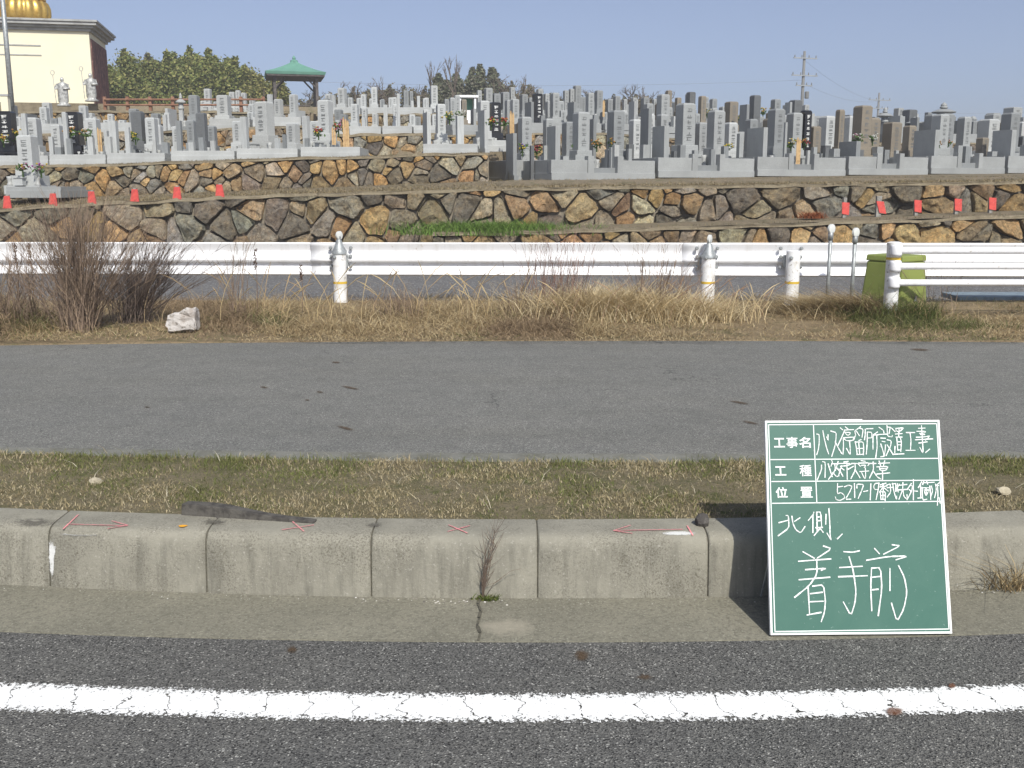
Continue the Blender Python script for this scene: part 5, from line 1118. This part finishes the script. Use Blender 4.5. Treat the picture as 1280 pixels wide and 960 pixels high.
for g in [('工', 173, 272, 250, 341), ('事', 293, 398, 240, 345), ('名', 415, 520, 240, 345), ('工', 183, 285, 521, 611), ('種', 420, 528, 508, 617), ('位', 190, 298, 721, 825), ('置', 428, 538, 718, 822)]: printed(*g)
CR = random.Random(12)
def chalk(name, ox, oy, sc, lines, wd):
    mb = MB(); i = 0
    for pl in lines:
        pts = [bp(ox+x/sc, oy+y/sc, .0020+.00004*(i % 9)) for x, y in pl]; i += 1
        if len(pts) > 2:       # round the corners a little, as a hand does
            q = [pts[0]]
            for k in range(1, len(pts)-1): q += [pts[k].lerp(pts[k-1], .18), pts[k].lerp(pts[k+1], .18)]
            pts = q+[pts[-1]]
        for a_, b_ in zip(pts[:-1], pts[1:]):
            c_ = (a_+b_)/2; ribbon(mb, [a_, c_], wd*CR.uniform(.75, 1.15), Zv); ribbon(mb, [c_, b_], wd*CR.uniform(.7, 1.1), Zv)
    mb.build(name, M['chalk'], nb)
chalk('chalk_writing', 1015, 528, 16, [
 [(90, 235), (140, 245), (140, 400), (125, 540), (90, 650)], [(212, 165), (240, 320), (290, 520), (330, 635)], [(288, 290), (312, 345)], [(316, 245), (320, 360)],
 [(370, 175), (480, 205), (475, 330), (455, 480), (390, 685)], [(460, 390), (520, 510), (590, 625)],
 [(650, 160), (590, 300), (515, 460)], [(620, 320), (625, 480), (615, 640)], [(660, 90), (715, 135)], [(560, 110), (610, 150)], [(640, 155), (830, 145)], [(660, 200), (770, 205), (740, 255), (690, 255), (660, 205)], [(625, 310), (830, 295), (850, 320), (810, 365), (680, 370), (640, 330)], [(745, 370), (760, 520), (760, 660), (685, 520)],
 [(970, 85), (870, 160), (850, 180), (870, 260), (820, 340)], [(885, 180), (945, 270)], [(950, 120), (1020, 140), (995, 300)], [(1060, 135), (1060, 250), (1045, 350)], [(860, 385), (885, 520), (900, 650)], [(870, 395), (1020, 390), (1030, 520), (1020, 650)], [(930, 400), (950, 640)], [(880, 525), (1020, 520)], [(890, 645), (1030, 640)], [(930, 365), (980, 345)],
 [(1085, 130), (1215, 125)], [(1100, 195), (1190, 200), (1195, 310), (1100, 315)], [(1100, 200), (1100, 400), (1080, 640)], [(1275, 240), (1215, 250), (1215, 540)]], .0036)
chalk('chalk_writing', 1090, 528, 16, [
 [(110, 190), (30, 245)], [(20, 250), (120, 255)], [(90, 260), (100, 480), (70, 710)], [(135, 100), (225, 160), (235, 215)], [(110, 245), (300, 235)], [(170, 315), (265, 320)], [(195, 380), (255, 390)], [(170, 430), (225, 600), (235, 680), (165, 690)], [(265, 450), (255, 590), (235, 680)],
 [(295, 60), (305, 280), (395, 290), (405, 260)], [(360, 100), (335, 230)], [(300, 95), (370, 100), (460, 190)], [(295, 350), (380, 365), (370, 470), (275, 670)], [(300, 450), (420, 650)],
 [(470, 125), (635, 105), (560, 180), (480, 180), (470, 125)], [(530, 120), (545, 180)], [(590, 115), (570, 170)], [(460, 235), (600, 225)], [(535, 185), (530, 290)], [(470, 295), (600, 295)], [(490, 300), (510, 560)], [(560, 300), (585, 400), (570, 590)], [(510, 390), (575, 390)], [(515, 450), (575, 450)], [(510, 555), (575, 550)], [(455, 480), (450, 610)], [(410, 640), (635, 630)],
 [(680, 205), (850, 205)], [(755, 210), (775, 350), (765, 540)], [(670, 560), (860, 560)],
 [(920, 120), (1060, 115)], [(985, 65), (1000, 300), (1020, 630), (950, 500)], [(890, 180), (1070, 180), (1040, 215), (940, 220)], [(960, 245), (1050, 245)], [(880, 300), (1060, 290), (1160, 270), (1060, 360)], [(860, 350), (1210, 330)], [(930, 415), (1100, 390)], [(1150, 535), (1065, 605)]], .0036)
chalk('chalk_writing', 1015, 572, 12.8, [
 [(150, 120), (150, 190), (80, 360)], [(165, 65), (210, 75), (205, 320)], [(255, 100), (320, 310)], [(310, 45), (325, 70), (300, 140)], [(310, 100), (420, 100)], [(360, 100), (370, 200), (260, 350)], [(330, 240), (390, 310), (430, 290)], [(415, 60), (370, 210)], [(400, 170), (440, 230)], [(420, 95), (600, 95)], [(470, 130), (440, 230), (420, 290)], [(430, 180), (490, 300)],
 [(505, 75), (575, 60)], [(555, 80), (560, 350)], [(450, 140), (560, 130), (640, 95)], [(470, 170), (510, 200)], [(570, 190), (660, 140)], [(630, 95), (730, 95), (770, 140)], [(685, 90), (690, 200), (620, 335)], [(690, 200), (765, 325)],
 [(780, 50), (850, 60)], [(740, 90), (920, 85), (890, 130)], [(790, 125), (860, 120), (830, 160)], [(760, 225), (905, 215)], [(850, 165), (855, 300), (840, 345), (790, 240)], [(920, 95), (1020, 95)], [(975, 70), (980, 200), (915, 330)], [(980, 220), (1040, 310), (1100, 345)],
 [(1060, 95), (1240, 85)], [(1070, 55), (1095, 130)], [(1160, 50), (1140, 130)], [(1030, 150), (1215, 140), (1180, 205), (1090, 210), (1070, 150)], [(1085, 180), (1190, 170)], [(1030, 265), (1240, 245)], [(1125, 210), (1125, 355)],
 [(405, 415), (400, 580), (460, 560), (510, 600), (520, 650), (440, 690), (380, 670), (370, 630)], [(410, 470), (490, 460)], [(515, 470), (580, 440), (640, 460), (600, 550), (530, 670), (620, 665)], [(675, 415), (680, 640)], [(715, 490), (715, 425), (825, 430), (790, 530), (735, 655)], [(820, 545), (890, 530)]], .0036)
chalk('chalk_writing', 1085, 595, 12.8, [
 [(42, 125), (32, 385)], [(175, 115), (110, 120), (85, 170), (100, 215), (150, 220)], [(170, 115), (160, 220), (125, 380)], [(285, 115), (190, 145)], [(185, 175), (300, 160)], [(235, 120), (240, 250)], [(235, 180), (180, 260)], [(240, 180), (320, 245)], [(190, 250), (205, 380)], [(200, 255), (275, 250), (270, 400)], [(235, 250), (235, 375)], [(200, 315), (270, 310)], [(200, 375), (270, 375)],
 [(290, 150), (340, 130)], [(300, 190), (390, 180)], [(350, 130), (360, 260), (300, 340)], [(380, 130), (440, 120)], [(390, 115), (410, 250), (450, 380), (455, 320)], [(440, 120), (440, 250)], [(470, 120), (455, 240)], [(460, 150), (480, 260)], [(500, 130), (460, 200)], [(450, 225), (620, 215)], [(555, 105), (550, 220), (490, 375)], [(500, 150), (620, 135)], [(555, 230), (570, 330), (625, 380), (620, 300)],
 [(690, 120), (620, 220)], [(660, 150), (715, 160), (690, 250), (620, 385)], [(650, 215), (690, 250)], [(722, 55), (722, 385)], [(735, 240), (790, 245)], [(855, 90), (800, 190)], [(835, 130), (840, 350)], [(790, 355), (850, 350)],
 [(890, 75), (870, 140)], [(930, 75), (950, 130)], [(870, 110), (1060, 100)], [(860, 180), (870, 390), (940, 370)], [(870, 190), (985, 190)], [(890, 225), (970, 225)], [(925, 200), (930, 310)], [(900, 250), (920, 320), (960, 250)], [(985, 160), (1000, 380)], [(1010, 160), (1030, 240), (1000, 330)], [(1075, 130), (1090, 220), (1060, 350)], [(1080, 150), (1130, 150)], [(1145, 100), (1100, 140)], [(1110, 160), (1115, 320), (1105, 470)], [(1130, 340), (1150, 440)]], .0036)
chalk('chalk_writing', 960, 630, 12.8, [
 [(285, 185), (320, 185), (330, 260), (330, 385), (160, 510)], [(170, 300), (320, 260)], [(380, 195), (395, 310), (440, 410), (520, 465), (590, 360)], [(510, 220), (420, 280)], [(730, 130), (720, 170), (640, 265)], [(715, 180), (715, 460)], [(775, 130), (785, 430)], [(780, 130), (840, 130), (855, 370)], [(790, 210), (850, 205)], [(790, 270), (850, 265)], [(760, 380), (870, 375)], [(830, 390), (735, 505)], [(830, 390), (880, 455)], [(925, 165), (920, 325)], [(970, 75), (985, 300), (990, 510), (1010, 585), (940, 465)], [(1185, 480), (1105, 560)]], .0040)
chalk('chalk_writing', 955, 630, 5.333, [
 [(258, 318), (335, 362)], [(395, 280), (450, 298), (355, 360)], [(228, 382), (445, 366)], [(350, 368), (352, 470), (300, 545), (203, 622)], [(275, 438), (415, 428), (380, 442)], [(232, 505), (438, 488)], [(293, 558), (302, 730)], [(322, 548), (395, 538), (408, 640), (402, 720), (380, 785)], [(308, 598), (388, 588)], [(300, 652), (395, 648)], [(285, 740), (380, 722)],
 [(530, 318), (590, 322), (635, 312)], [(502, 424), (655, 415)], [(495, 485), (688, 478)], [(566, 352), (595, 450), (612, 580), (605, 660), (578, 745), (527, 652)],
 [(735, 296), (768, 332)], [(852, 272), (908, 278), (795, 335)], [(682, 375), (830, 350), (960, 347), (878, 372)], [(715, 430), (710, 560), (717, 712)], [(715, 428), (775, 424), (785, 560), (760, 745)], [(722, 488), (780, 482)], [(722, 572), (760, 568)], [(838, 430), (838, 578)], [(895, 410), (935, 490), (952, 590), (930, 700), (885, 785), (848, 660)]], .0046)
# ------------------------------------------------------------------ grasses
def blades(P, h, wd, lean, ang, cols, droop=.35):
    """P (n,3) roots; each blade two quads that taper and bend over; returns verts and colours"""
    n = len(P); ca, sa = np.cos(ang), np.sin(ang); fa = NR.uniform(0, 6.283, n); sx, sy = np.cos(fa)*wd/2, np.sin(fa)*wd/2
    L = lean*h; o = np.zeros((n, 3))
    def lev(t, k):
        hz = h*(t-droop*.5*t*t*np.minimum(1, lean)); off = L*t*t; c = P+np.stack([ca*off, sa*off, hz], 1); s = np.stack([sx*k, sy*k, np.zeros(n)], 1); return c-s, c+s
    a0, a1 = lev(0, 1); b0, b1 = lev(.55, .8); c0, c1 = lev(1, .15)
    V = np.stack([a0, a1, b1, b0, b0, b1, c1, c0], 1).reshape(-1, 3); return V, np.repeat(cols, 8, 0)
def grass(name, parts, label, kind='stuff', cat=None, group=None, m='blade'):
    me = quads_mesh(name, np.concatenate([p[0] for p in parts]), np.concatenate([p[1] for p in parts]), 4); o = link(name, me, M[m]); tag(o, label, cat, group, kind); return o
def pick(cols, n, var=.25): return np.array(cols)[NR.integers(0, len(cols), n)]*NR.uniform(1-var, 1+var, (n, 1))
def vnoise(x, y, f, seed):
    r = np.random.default_rng(seed); s = np.zeros_like(x)
    for _ in range(7):
        a, b, c = r.normal(scale=f), r.normal(scale=f), r.uniform(0, 6.28); s += np.sin(a*x+b*y+c)
    return s/3.5
DRY = [(.36, .275, .15), (.42, .33, .19), (.30, .22, .115), (.48, .39, .235), (.25, .18, .10)]
GRN = [(.085, .115, .03), (.11, .14, .036), (.065, .095, .026), (.14, .15, .045)]
# short turf behind the kerb
n = 150000; px = NR.uniform(-800, 2080, n); t = NR.uniform(0, 1, n)**.9; P = np.empty((n, 3))
kpx = np.array([-900+5*i for i in range(620)]); kx = np.array([e_kerb(p).x for p in kpx]); ky = np.array([e_kerb(p).y+.22 for p in kpx]); sy_ = np.array([e_strip(p).y for p in kpx]); sx_ = np.array([e_strip(p).x for p in kpx])
y0 = np.interp(px, kpx, ky); y1 = np.interp(px, kpx, sy_); x0_ = np.interp(px, kpx, kx); x1_ = np.interp(px, kpx, sx_)
P[:, 1] = y0+(y1-y0)*t; P[:, 0] = x0_+(x1_-x0_)*t; P[:, 2] = .238+.010*np.sin(np.pi*t)
q = vnoise(P[:, 0], P[:, 1], 6, 3)+vnoise(P[:, 0], P[:, 1], 17, 4)*.6+(t-.45)*1.1
keep = NR.uniform(0, 1, n) < np.clip(.55+.5*vnoise(P[:, 0], P[:, 1], 9, 5), .12, 1); P, q, t = P[keep], q[keep], t[keep]; n = len(P)
isg = q+NR.normal(scale=.5, size=n) > .4
cols = np.where(isg[:, None], pick([(.14, .165, .05), (.17, .18, .065), (.115, .135, .042), (.2, .19, .08)], n), pick([(.36, .30, .175), (.43, .36, .22), (.29, .235, .13), (.24, .195, .11), (.5, .43, .29)], n))
h = NR.gamma(4, .0034, n)*np.where(isg, 1.0, .8)*(1+.5*(t > .85))
grass('turf', [blades(P, h, NR.uniform(.002, .0042, n), NR.uniform(.15, 1.25, n), NR.uniform(0, 6.283, n), cols)], 'thin patchy green and straw turf behind the kerb')
n = 260; px = NR.uniform(-100, 1400, n); P = np.stack([np.interp(px, kpx, kx)+NR.uniform(-.1, .1, n), np.interp(px, kpx, ky)+NR.uniform(.05, .85, n), np.full(n, .25)], 1)
grass('straw', [blades(P, NR.uniform(.02, .06, n), NR.uniform(.0015, .003, n), NR.uniform(.8, 2.6, n), NR.uniform(0, 6.283, n), pick([(.5, .43, .29), (.42, .34, .21), (.55, .5, .38)], n))], 'bleached straw stalks scattered over the turf')
# dry verge
n = 235000; Y = 8.33+3.6*NR.beta(.9, 1.3, n); px = NR.uniform(-900, 2180, n); X = (px-640)/F*Y*1.0
ed = np.clip((Y-8.5)/1.6, 0, 1); P = np.stack([X, Y, .25+.02*np.sin(Y)], 1); nz = .9*vnoise(X, Y, 1.6, 8)+.7*vnoise(X, Y, 5, 9)
keep = NR.uniform(0, 1, n) < np.clip(.5+.45*nz+.25*ed, .1, 1)*np.where(px > 1150, .75, 1); P, X, Y, px, ed, nz = P[keep], X[keep], Y[keep], px[keep], ed[keep], nz[keep]; n = len(P)
amp = np.interp(px, [-330, 0, 200, 430, 640, 720, 860, 960, 1100, 1160, 1620], [1.2, 1.2, .95, .8, .75, 1.2, 1.1, .8, .8, .35, .35])
h = (.022+.105*ed*np.clip(1-(Y-10.1)*.75, .22, 1)*amp*np.clip(.85+.85*nz, .12, 2.2))*NR.gamma(3, .33, n); h = np.clip(h, .015, .45); h[Y < 8.55] *= .7
isg = (vnoise(X, Y, 3.2, 12)+.25*NR.normal(size=n) > np.where(px > 1060, .25, 1.15)) | ((np.abs(px-1130) < 45) & (NR.uniform(0, 1, n) < .5)) | ((px < 280) & (Y < 9.6) & (NR.uniform(0, 1, n) < .16))
brown = (vnoise(X, Y, 1.7, 15) > .1) & (px < 720)
cols = np.where(isg[:, None], pick([(.12, .135, .045), (.15, .155, .06), (.10, .115, .04)], n), np.where(brown[:, None], pick([(.28, .205, .125), (.23, .165, .10), (.33, .25, .155), (.19, .135, .085)], n), pick(DRY, n)))
grass('dry_grass', [blades(P, h, NR.uniform(.003, .0075, n), NR.gamma(2.4, .75, n), NR.uniform(0, 6.283, n), cols)], 'dry straw coloured grass covering the verge under the guardrail')
def tuft(px, py, Y, n, hh, rad, cols, label, lean=(.2, .9), wd=(.004, .008), name='grass_tuft', group='tufts on the verge', ang=None, sx=1.0):
    b = at_y(px, py, Y); P = np.stack([NR.normal(scale=rad*sx, size=n), NR.normal(scale=rad*.5, size=n), np.zeros(n)], 1); A = NR.uniform(0, 6.283, n) if ang is None else NR.normal(ang, .8, n)
    V, C = blades(P, np.abs(NR.normal(hh, hh*.25, n)), NR.uniform(*wd, n), NR.uniform(*lean, n), A, pick(cols, n))
    me = quads_mesh(name, V, C, 4); o = link(name, me, M['blade']); o.location = (b.x, Y, b.z); return tag(o, label, 'grass tuft', group)
GOLD = [(.62, .50, .30), (.55, .44, .25), (.68, .58, .38), (.46, .36, .21)]
tuft(762, 402, 9.75, 5200, .30, .23, GOLD, 'large golden straw tuft mid-verge below the thin red twigs', (.4, 1.3), sx=1.5)
tuft(725, 405, 9.7, 900, .2, .12, GOLD, 'smaller golden tuft left of the large golden straw tuft', (.4, 1.3))
tuft(850, 405, 9.7, 2600, .24, .26, GOLD, 'loose straw tuft before the capped guardrail post', (.4, 1.4))
tuft(1030, 392, 10.1, 1500, .18, .2, GOLD+DRY+[(.26, .2, .12)], 'flattened straw clump around the thin reflector posts', (1, 2.6), ang=math.pi)
tuft(1085, 398, 9.9, 900, .25, .14, DRY+[(.17, .12, .08)], 'grey brown straw clump leaning at the pipe fence post', (.8, 2), ang=math.pi)
tuft(1137, 398, 9.75, 700, .15, .14, GRN+DRY[:1], 'green weeds at the foot of the pipe fence post', (.3, 1.1))
tuft(1130, 416, 9.2, 420, .06, .12, GRN, 'low green weed patch before the pipe fence post', (.3, 1.1))
tuft(615, 293, 18.15, 4200, .2, .5, [(.12, .20, .04), (.09, .16, .03), (.16, .24, .06)], 'bright green grass clump growing on the ledge of the stone wall', (.3, 1.2), (.008, .016), sx=1.25)
tuft(1015, 273, 18.2, 500, .1, .1, [(.34, .12, .05), (.26, .09, .04)], 'rusty red dead weed on the ledge left of the red markers', (.4, 1.4), (.008, .014))
# tall stalks with nodding heads
def stalks(px0, px1, n, hmin, hmax, label, seed, cols, Yr=(9.3, 10.2)):
    rg = random.Random(seed); mb = MB()
    for i in range(n):
        p = rg.uniform(px0, px1); Y = rg.uniform(*Yr); b = Vector(((p-640)/F*Y, Y, .25)); h = rg.uniform(hmin, hmax); a = rg.choice((0, 0, math.pi))+rg.gauss(0, .5); l = rg.uniform(.15, .75); kk = rg.uniform(.8, 1.2); c = tuple(x*kk for x in rg.choice(cols))
        pts = [b+Vector((math.cos(a)*l*h*t*t, math.sin(a)*l*h*t*t*.5, h*(t-.25*l*t**3))) for t in (0, .3, .6, .85, 1)]
        mb.tube(pts, [.003, .0028, .0024, .005, .0012], 3, c)
    o = mb.build('tall_stalks', M['twig'], tint=True); tag(o, label, None, None, 'stuff')
stalks(255, 680, 80, .25, .62, 'tall thin grass stalks with nodding heads in front of the guardrail', 4, [(.45, .35, .19), (.38, .28, .15), (.3, .22, .13)])
stalks(700, 960, 70, .2, .5, 'thin dry stalks rising from the golden tufts', 5, [(.45, .35, .2), (.3, .2, .13)])
stalks(-100, 250, 60, .3, .6, 'dry stalks around the bare bush', 6, [(.3, .22, .13), (.4, .3, .18)])
# leafless shrubs
def twiggy(px, py, Y, n, H, spread, label, seed, cols, r0=.0045, bias=0.0, branch=5, cat='bush', name='bare_bush', wx=1.0, base=.07):
    rg = random.Random(seed); b = at_y(px, py, Y); b.z = max(b.z, .22); mb = MB()
    for i in range(n):
        a = rg.uniform(0, 6.283); rr = abs(rg.gauss(0, spread)); dx, dy = math.cos(a)*rr*wx+bias*rg.random(), math.sin(a)*rr*.6; h = H*rg.uniform(.55, 1.05)*(1-.25*min(1, (rr/spread/2.2)**2)); kk = rg.uniform(.7, 1.3); c = tuple(x*kk for x in rg.choice(cols))
        r_ = Vector((rg.gauss(0, base), rg.gauss(0, base*.6), 0)); P4 = [r_+Vector((dx*h*t**1.25+rg.gauss(0, .01)*t, dy*h*t**1.25, h*t)) for t in (0, .25, .5, .75, 1)]
        mb.tube(P4, [r0, r0*.85, r0*.65, r0*.45, r0*.2], 3, c)
        for _ in range(branch):
            k = rg.choice((1, 2, 2, 3, 3)); q = P4[k].lerp(P4[k+1], rg.random()); d = (P4[k+1]-P4[k]).normalized(); d2 = (d+Vector((rg.gauss(0, .35), rg.gauss(0, .35), rg.gauss(.1, .15)))).normalized(); l = h*rg.uniform(.12, .32)
            mb.tube([q, q+d2*l*.5+Vector((0, 0, .01)), q+d2*l], [r0*.45, r0*.35, r0*.15], 3, c)
    o = mb.build(name, M['twig'], tint=True); o.location = b; return tag(o, label, cat)
TW = [(.16, .115, .085), (.21, .155, .115), (.12, .09, .07), (.25, .185, .13)]
twiggy(103, 424, 8.95, 300, 1.1, .48, 'big leafless brown bush spreading fan-like before the left end of the guardrail', 21, TW, .0034, .05, 9, wx=1.1)
twiggy(165, 405, 9.5, 220, .72, .6, 'dense dark twiggy growth leaning right beside the big bare bush', 22, [(.13, .10, .085), (.17, .13, .105), (.10, .08, .07)], .0034, .6, 9, name='twiggy_bush')
twiggy(30, 415, 9.4, 130, .8, .5, 'thin brown twiggy growth at the left edge behind the big bush', 23, TW, .0035, 0, 6, name='twiggy_bush', base=.25)
twiggy(297, 398, 9.8, 26, .78, .35, 'sparse grey twig weed standing before the guardrail near the white block', 24, TW, .003, 0, 5, name='twig_weed', cat='weed')
twiggy(690, 402, 9.9, 75, .84, .3, 'thin reddish twigs rising in front of the guardrail mid-way', 25, [(.17, .105, .085), (.22, .14, .11), (.14, .10, .08)], .0034, .08, 5, name='twig_weed', cat='weed', base=.15)
twiggy(812, 402, 9.8, 55, .74, .45, 'loose arching twigs left of the capped guardrail post', 26, [(.15, .11, .085), (.21, .15, .11)], .0033, 0, 5, name='twig_weed', cat='weed', base=.12)
twiggy(850, 398, 10.0, 60, .48, .5, 'brown dense weed against the capped guardrail post', 27, [(.22, .15, .11), (.28, .2, .13)], .003, .1, 5, name='twig_weed', cat='weed', base=.15)
twiggy(640, 398, 9.9, 35, .4, .4, 'short brown weed left of the reddish twigs', 28, TW, .003, 0, 4, name='twig_weed', cat='weed', base=.15)
twiggy(500, 396, 9.9, 60, .3, .5, 'low brown weed right of the banded guardrail post', 29, TW, .003, 0, 4, name='twig_weed', cat='weed', base=.1)
twiggy(1160, 392, 9.95, 18, .55, .5, 'dead vine twigs climbing the pipe fence before the green cabinet', 30, [(.17, .12, .09), (.24, .18, .13)], .0028, -.1, 5, name='vine_twigs', cat='vine', base=.12)
# spiky dead docks
for i, (px, yb, yt, lab) in enumerate([(25, 385, 303, 'dark dead seed stalk at the left edge before the guardrail'), (43, 385, 305, 'dark dead seed stalk left of the big bush'), (322, 392, 312, 'dark dead seed stalk right of the white block'), (378, 392, 332, 'short dark seed stalk left of the banded post')]):
    b = at_y(px, yb, 9.9); h = at_y(px, yt, 9.9).z-b.z; rg = random.Random(60+i); mb = MB().tube([(0, 0, 0), (.01, 0, h*.6), (.0, 0, h)], [.004, .003, .002], 4, (.16, .11, .08))
    for k in range(40):
        z = h*rg.uniform(.68, 1); mb.lathe((rg.gauss(0, .008), rg.gauss(0, .008), z), [(.002, 0), (.007, .006), (.002, .014)], 5, tint=(.10, .065, .05))
    o = mb.build('seed_stalk', M['twig'], tint=True); o.location = b; tag(o, lab, 'weed', 'dead seed stalks before the guardrail')
# weeds growing from the kerb foot
k = e_kerb(604); rg = random.Random(9); mb = MB()
for i in range(7):
    s = rg.gauss(0, .012); H = rg.uniform(.22, .37); t = rg.uniform(-.02, .05); c = rg.choice([(.12, .09, .07), (.16, .12, .09)])
    P4 = [Vector((s*.3+(.035+t)*z*z*1.0+.006*math.sin(9*z+i), -.012-.03*z*(1-z)+.11*max(0, z-.55), H*z)) for z in (0, .2, .4, .6, .8, 1)]; mb.tube(P4, [.0018, .0017, .0015, .0012, .0009, .0005], 4, c)
    for j in range(7):
        q = P4[rg.randrange(1, 5)]; d = Vector((rg.gauss(.1, .5), rg.gauss(0, .2), rg.uniform(.3, 1))).normalized(); l = rg.uniform(.03, .09); mb.tube([q, q+d*l*.6, q+d*l+Vector((0, 0, .01))], [.0009, .0008, .0004], 3, c)
mb.tube([(0, -.012, 0), (.04, -.025, .07), (.10, -.02, .115), (.14, -.02, .125)], [.001, .001, .0008, .0005], 3, (.15, .11, .08))
wd_ = mb.build('kerb_weed', M['twig'], tint=True); wd_.location = (k.x, k.y, .01); tag(wd_, 'thin bare weed rising from the gutter against the kerb face', 'weed')
V, C = blades(np.stack([NR.normal(.012, .02, 120), NR.normal(-.012, .008, 120), np.zeros(120)], 1), NR.uniform(.008, .03, 120), NR.uniform(.003, .007, 120), NR.uniform(.4, 1.4, 120), NR.uniform(0, 6.28, 120), pick(GRN+[(.16, .17, .05)], 120))
link('green_leaves', quads_mesh('green_leaves', V, C, 4), M['blade'], wd_)
def gclump(px, py, n, hh, lab, cols, rad=.05):
    b = at_z(px, py, .01); P = np.stack([NR.normal(scale=rad, size=n), NR.normal(scale=rad*.4, size=n), np.zeros(n)], 1)
    V, C = blades(P, np.abs(NR.normal(hh, hh*.3, n)), NR.uniform(.0025, .004, n), NR.uniform(.3, 2.2, n), NR.uniform(0, 6.28, n), pick(cols, n))
    o = link('grass_tuft', quads_mesh('grass_tuft', V, C, 4), M['blade']); o.location = b; tag(o, lab, 'grass tuft', 'tufts by the kerb')
gclump(1262, 737, 170, .14, 'dry straw tuft in the gutter right of the green board', DRY+[(.2, .16, .09)], .05)
for (px, py, n, lab) in ((1012, 578, 90, 'low straw at the edging'), ):
    pass

# dry grass along the terrace edges and over the earth strip before the right-hand graves
def fringe(name, label, n, pts, hh, wd, cols, sc=1.0):
    P = np.array(pts); m_ = len(P); h = np.abs(NR.normal(hh, hh*.4, m_)); V, C = blades(P, h, NR.uniform(wd*.6, wd*1.4, m_), NR.gamma(2, .6, m_), NR.uniform(0, 6.283, m_), pick(cols, m_))
    me = quads_mesh(name, V, C, 4); o = link(name, me, M['blade']); tag(o, label, None, None, 'stuff')
pts = []
for i in range(9000):
    x = NR.uniform(-16, 17); t = NR.uniform(0, 1)**1.5; pts.append((x, 18.85+.35*t, za(x)+.005))
px_ = NR.uniform(-200, 1500, 16000)
for p in px_:
    f = foot(p); t = NR.uniform(0, 1); y = 18.95+(f.y+(.1 if p < 630 else .5)-18.95)*t; a_ = a_top(p); zz = a_.z+(f.z-a_.z)*t; pts.append((f.x*y/f.y, y, zz+.005))
fringe('terrace_grass', 'dry grass over the earth strip on top of the long boulder wall', 0, pts, .035, .012, [(.27, .215, .125), (.22, .17, .10), (.32, .26, .16), (.19, .16, .085)])
pts = []
for i in range(3500): x = NR.uniform(-14, xat(604, 21.2)); pts.append((x, 21.35+NR.uniform(-.05, .35), zb1t(x)+.0))
for i in range(3500): x = NR.uniform(xat(545, 17.8), 16); pts.append((x, 17.75+NR.uniform(0, 1.0), zc(x)+.02))
fringe('ledge_grass', 'sparse dry grass on the ledges of the stone walls', 0, pts, .03, .01, [(.27, .22, .13), (.21, .165, .10), (.17, .15, .08)])

# ------------------------------------------------------------------ the hazy spring air
hz = MB().box((0, 850, 10.65), (2900, 2400, 24.7)).build('haze', None)
hm = bpy.data.materials.new('haze_air'); hm.use_nodes = True; hn = hm.node_tree; hn.nodes.clear()
ho = hn.nodes.new('ShaderNodeOutputMaterial'); hv = hn.nodes.new('ShaderNodeVolumePrincipled')
hv.inputs['Color'].default_value = (.95, .965, 1, 1); hv.inputs['Density'].default_value = .0015
hn.links.new(hv.outputs[0], ho.inputs['Volume']); hz.data.materials.append(hm); tag(hz, 'thin pale haze in the spring air over the cemetery', None, None, 'stuff')
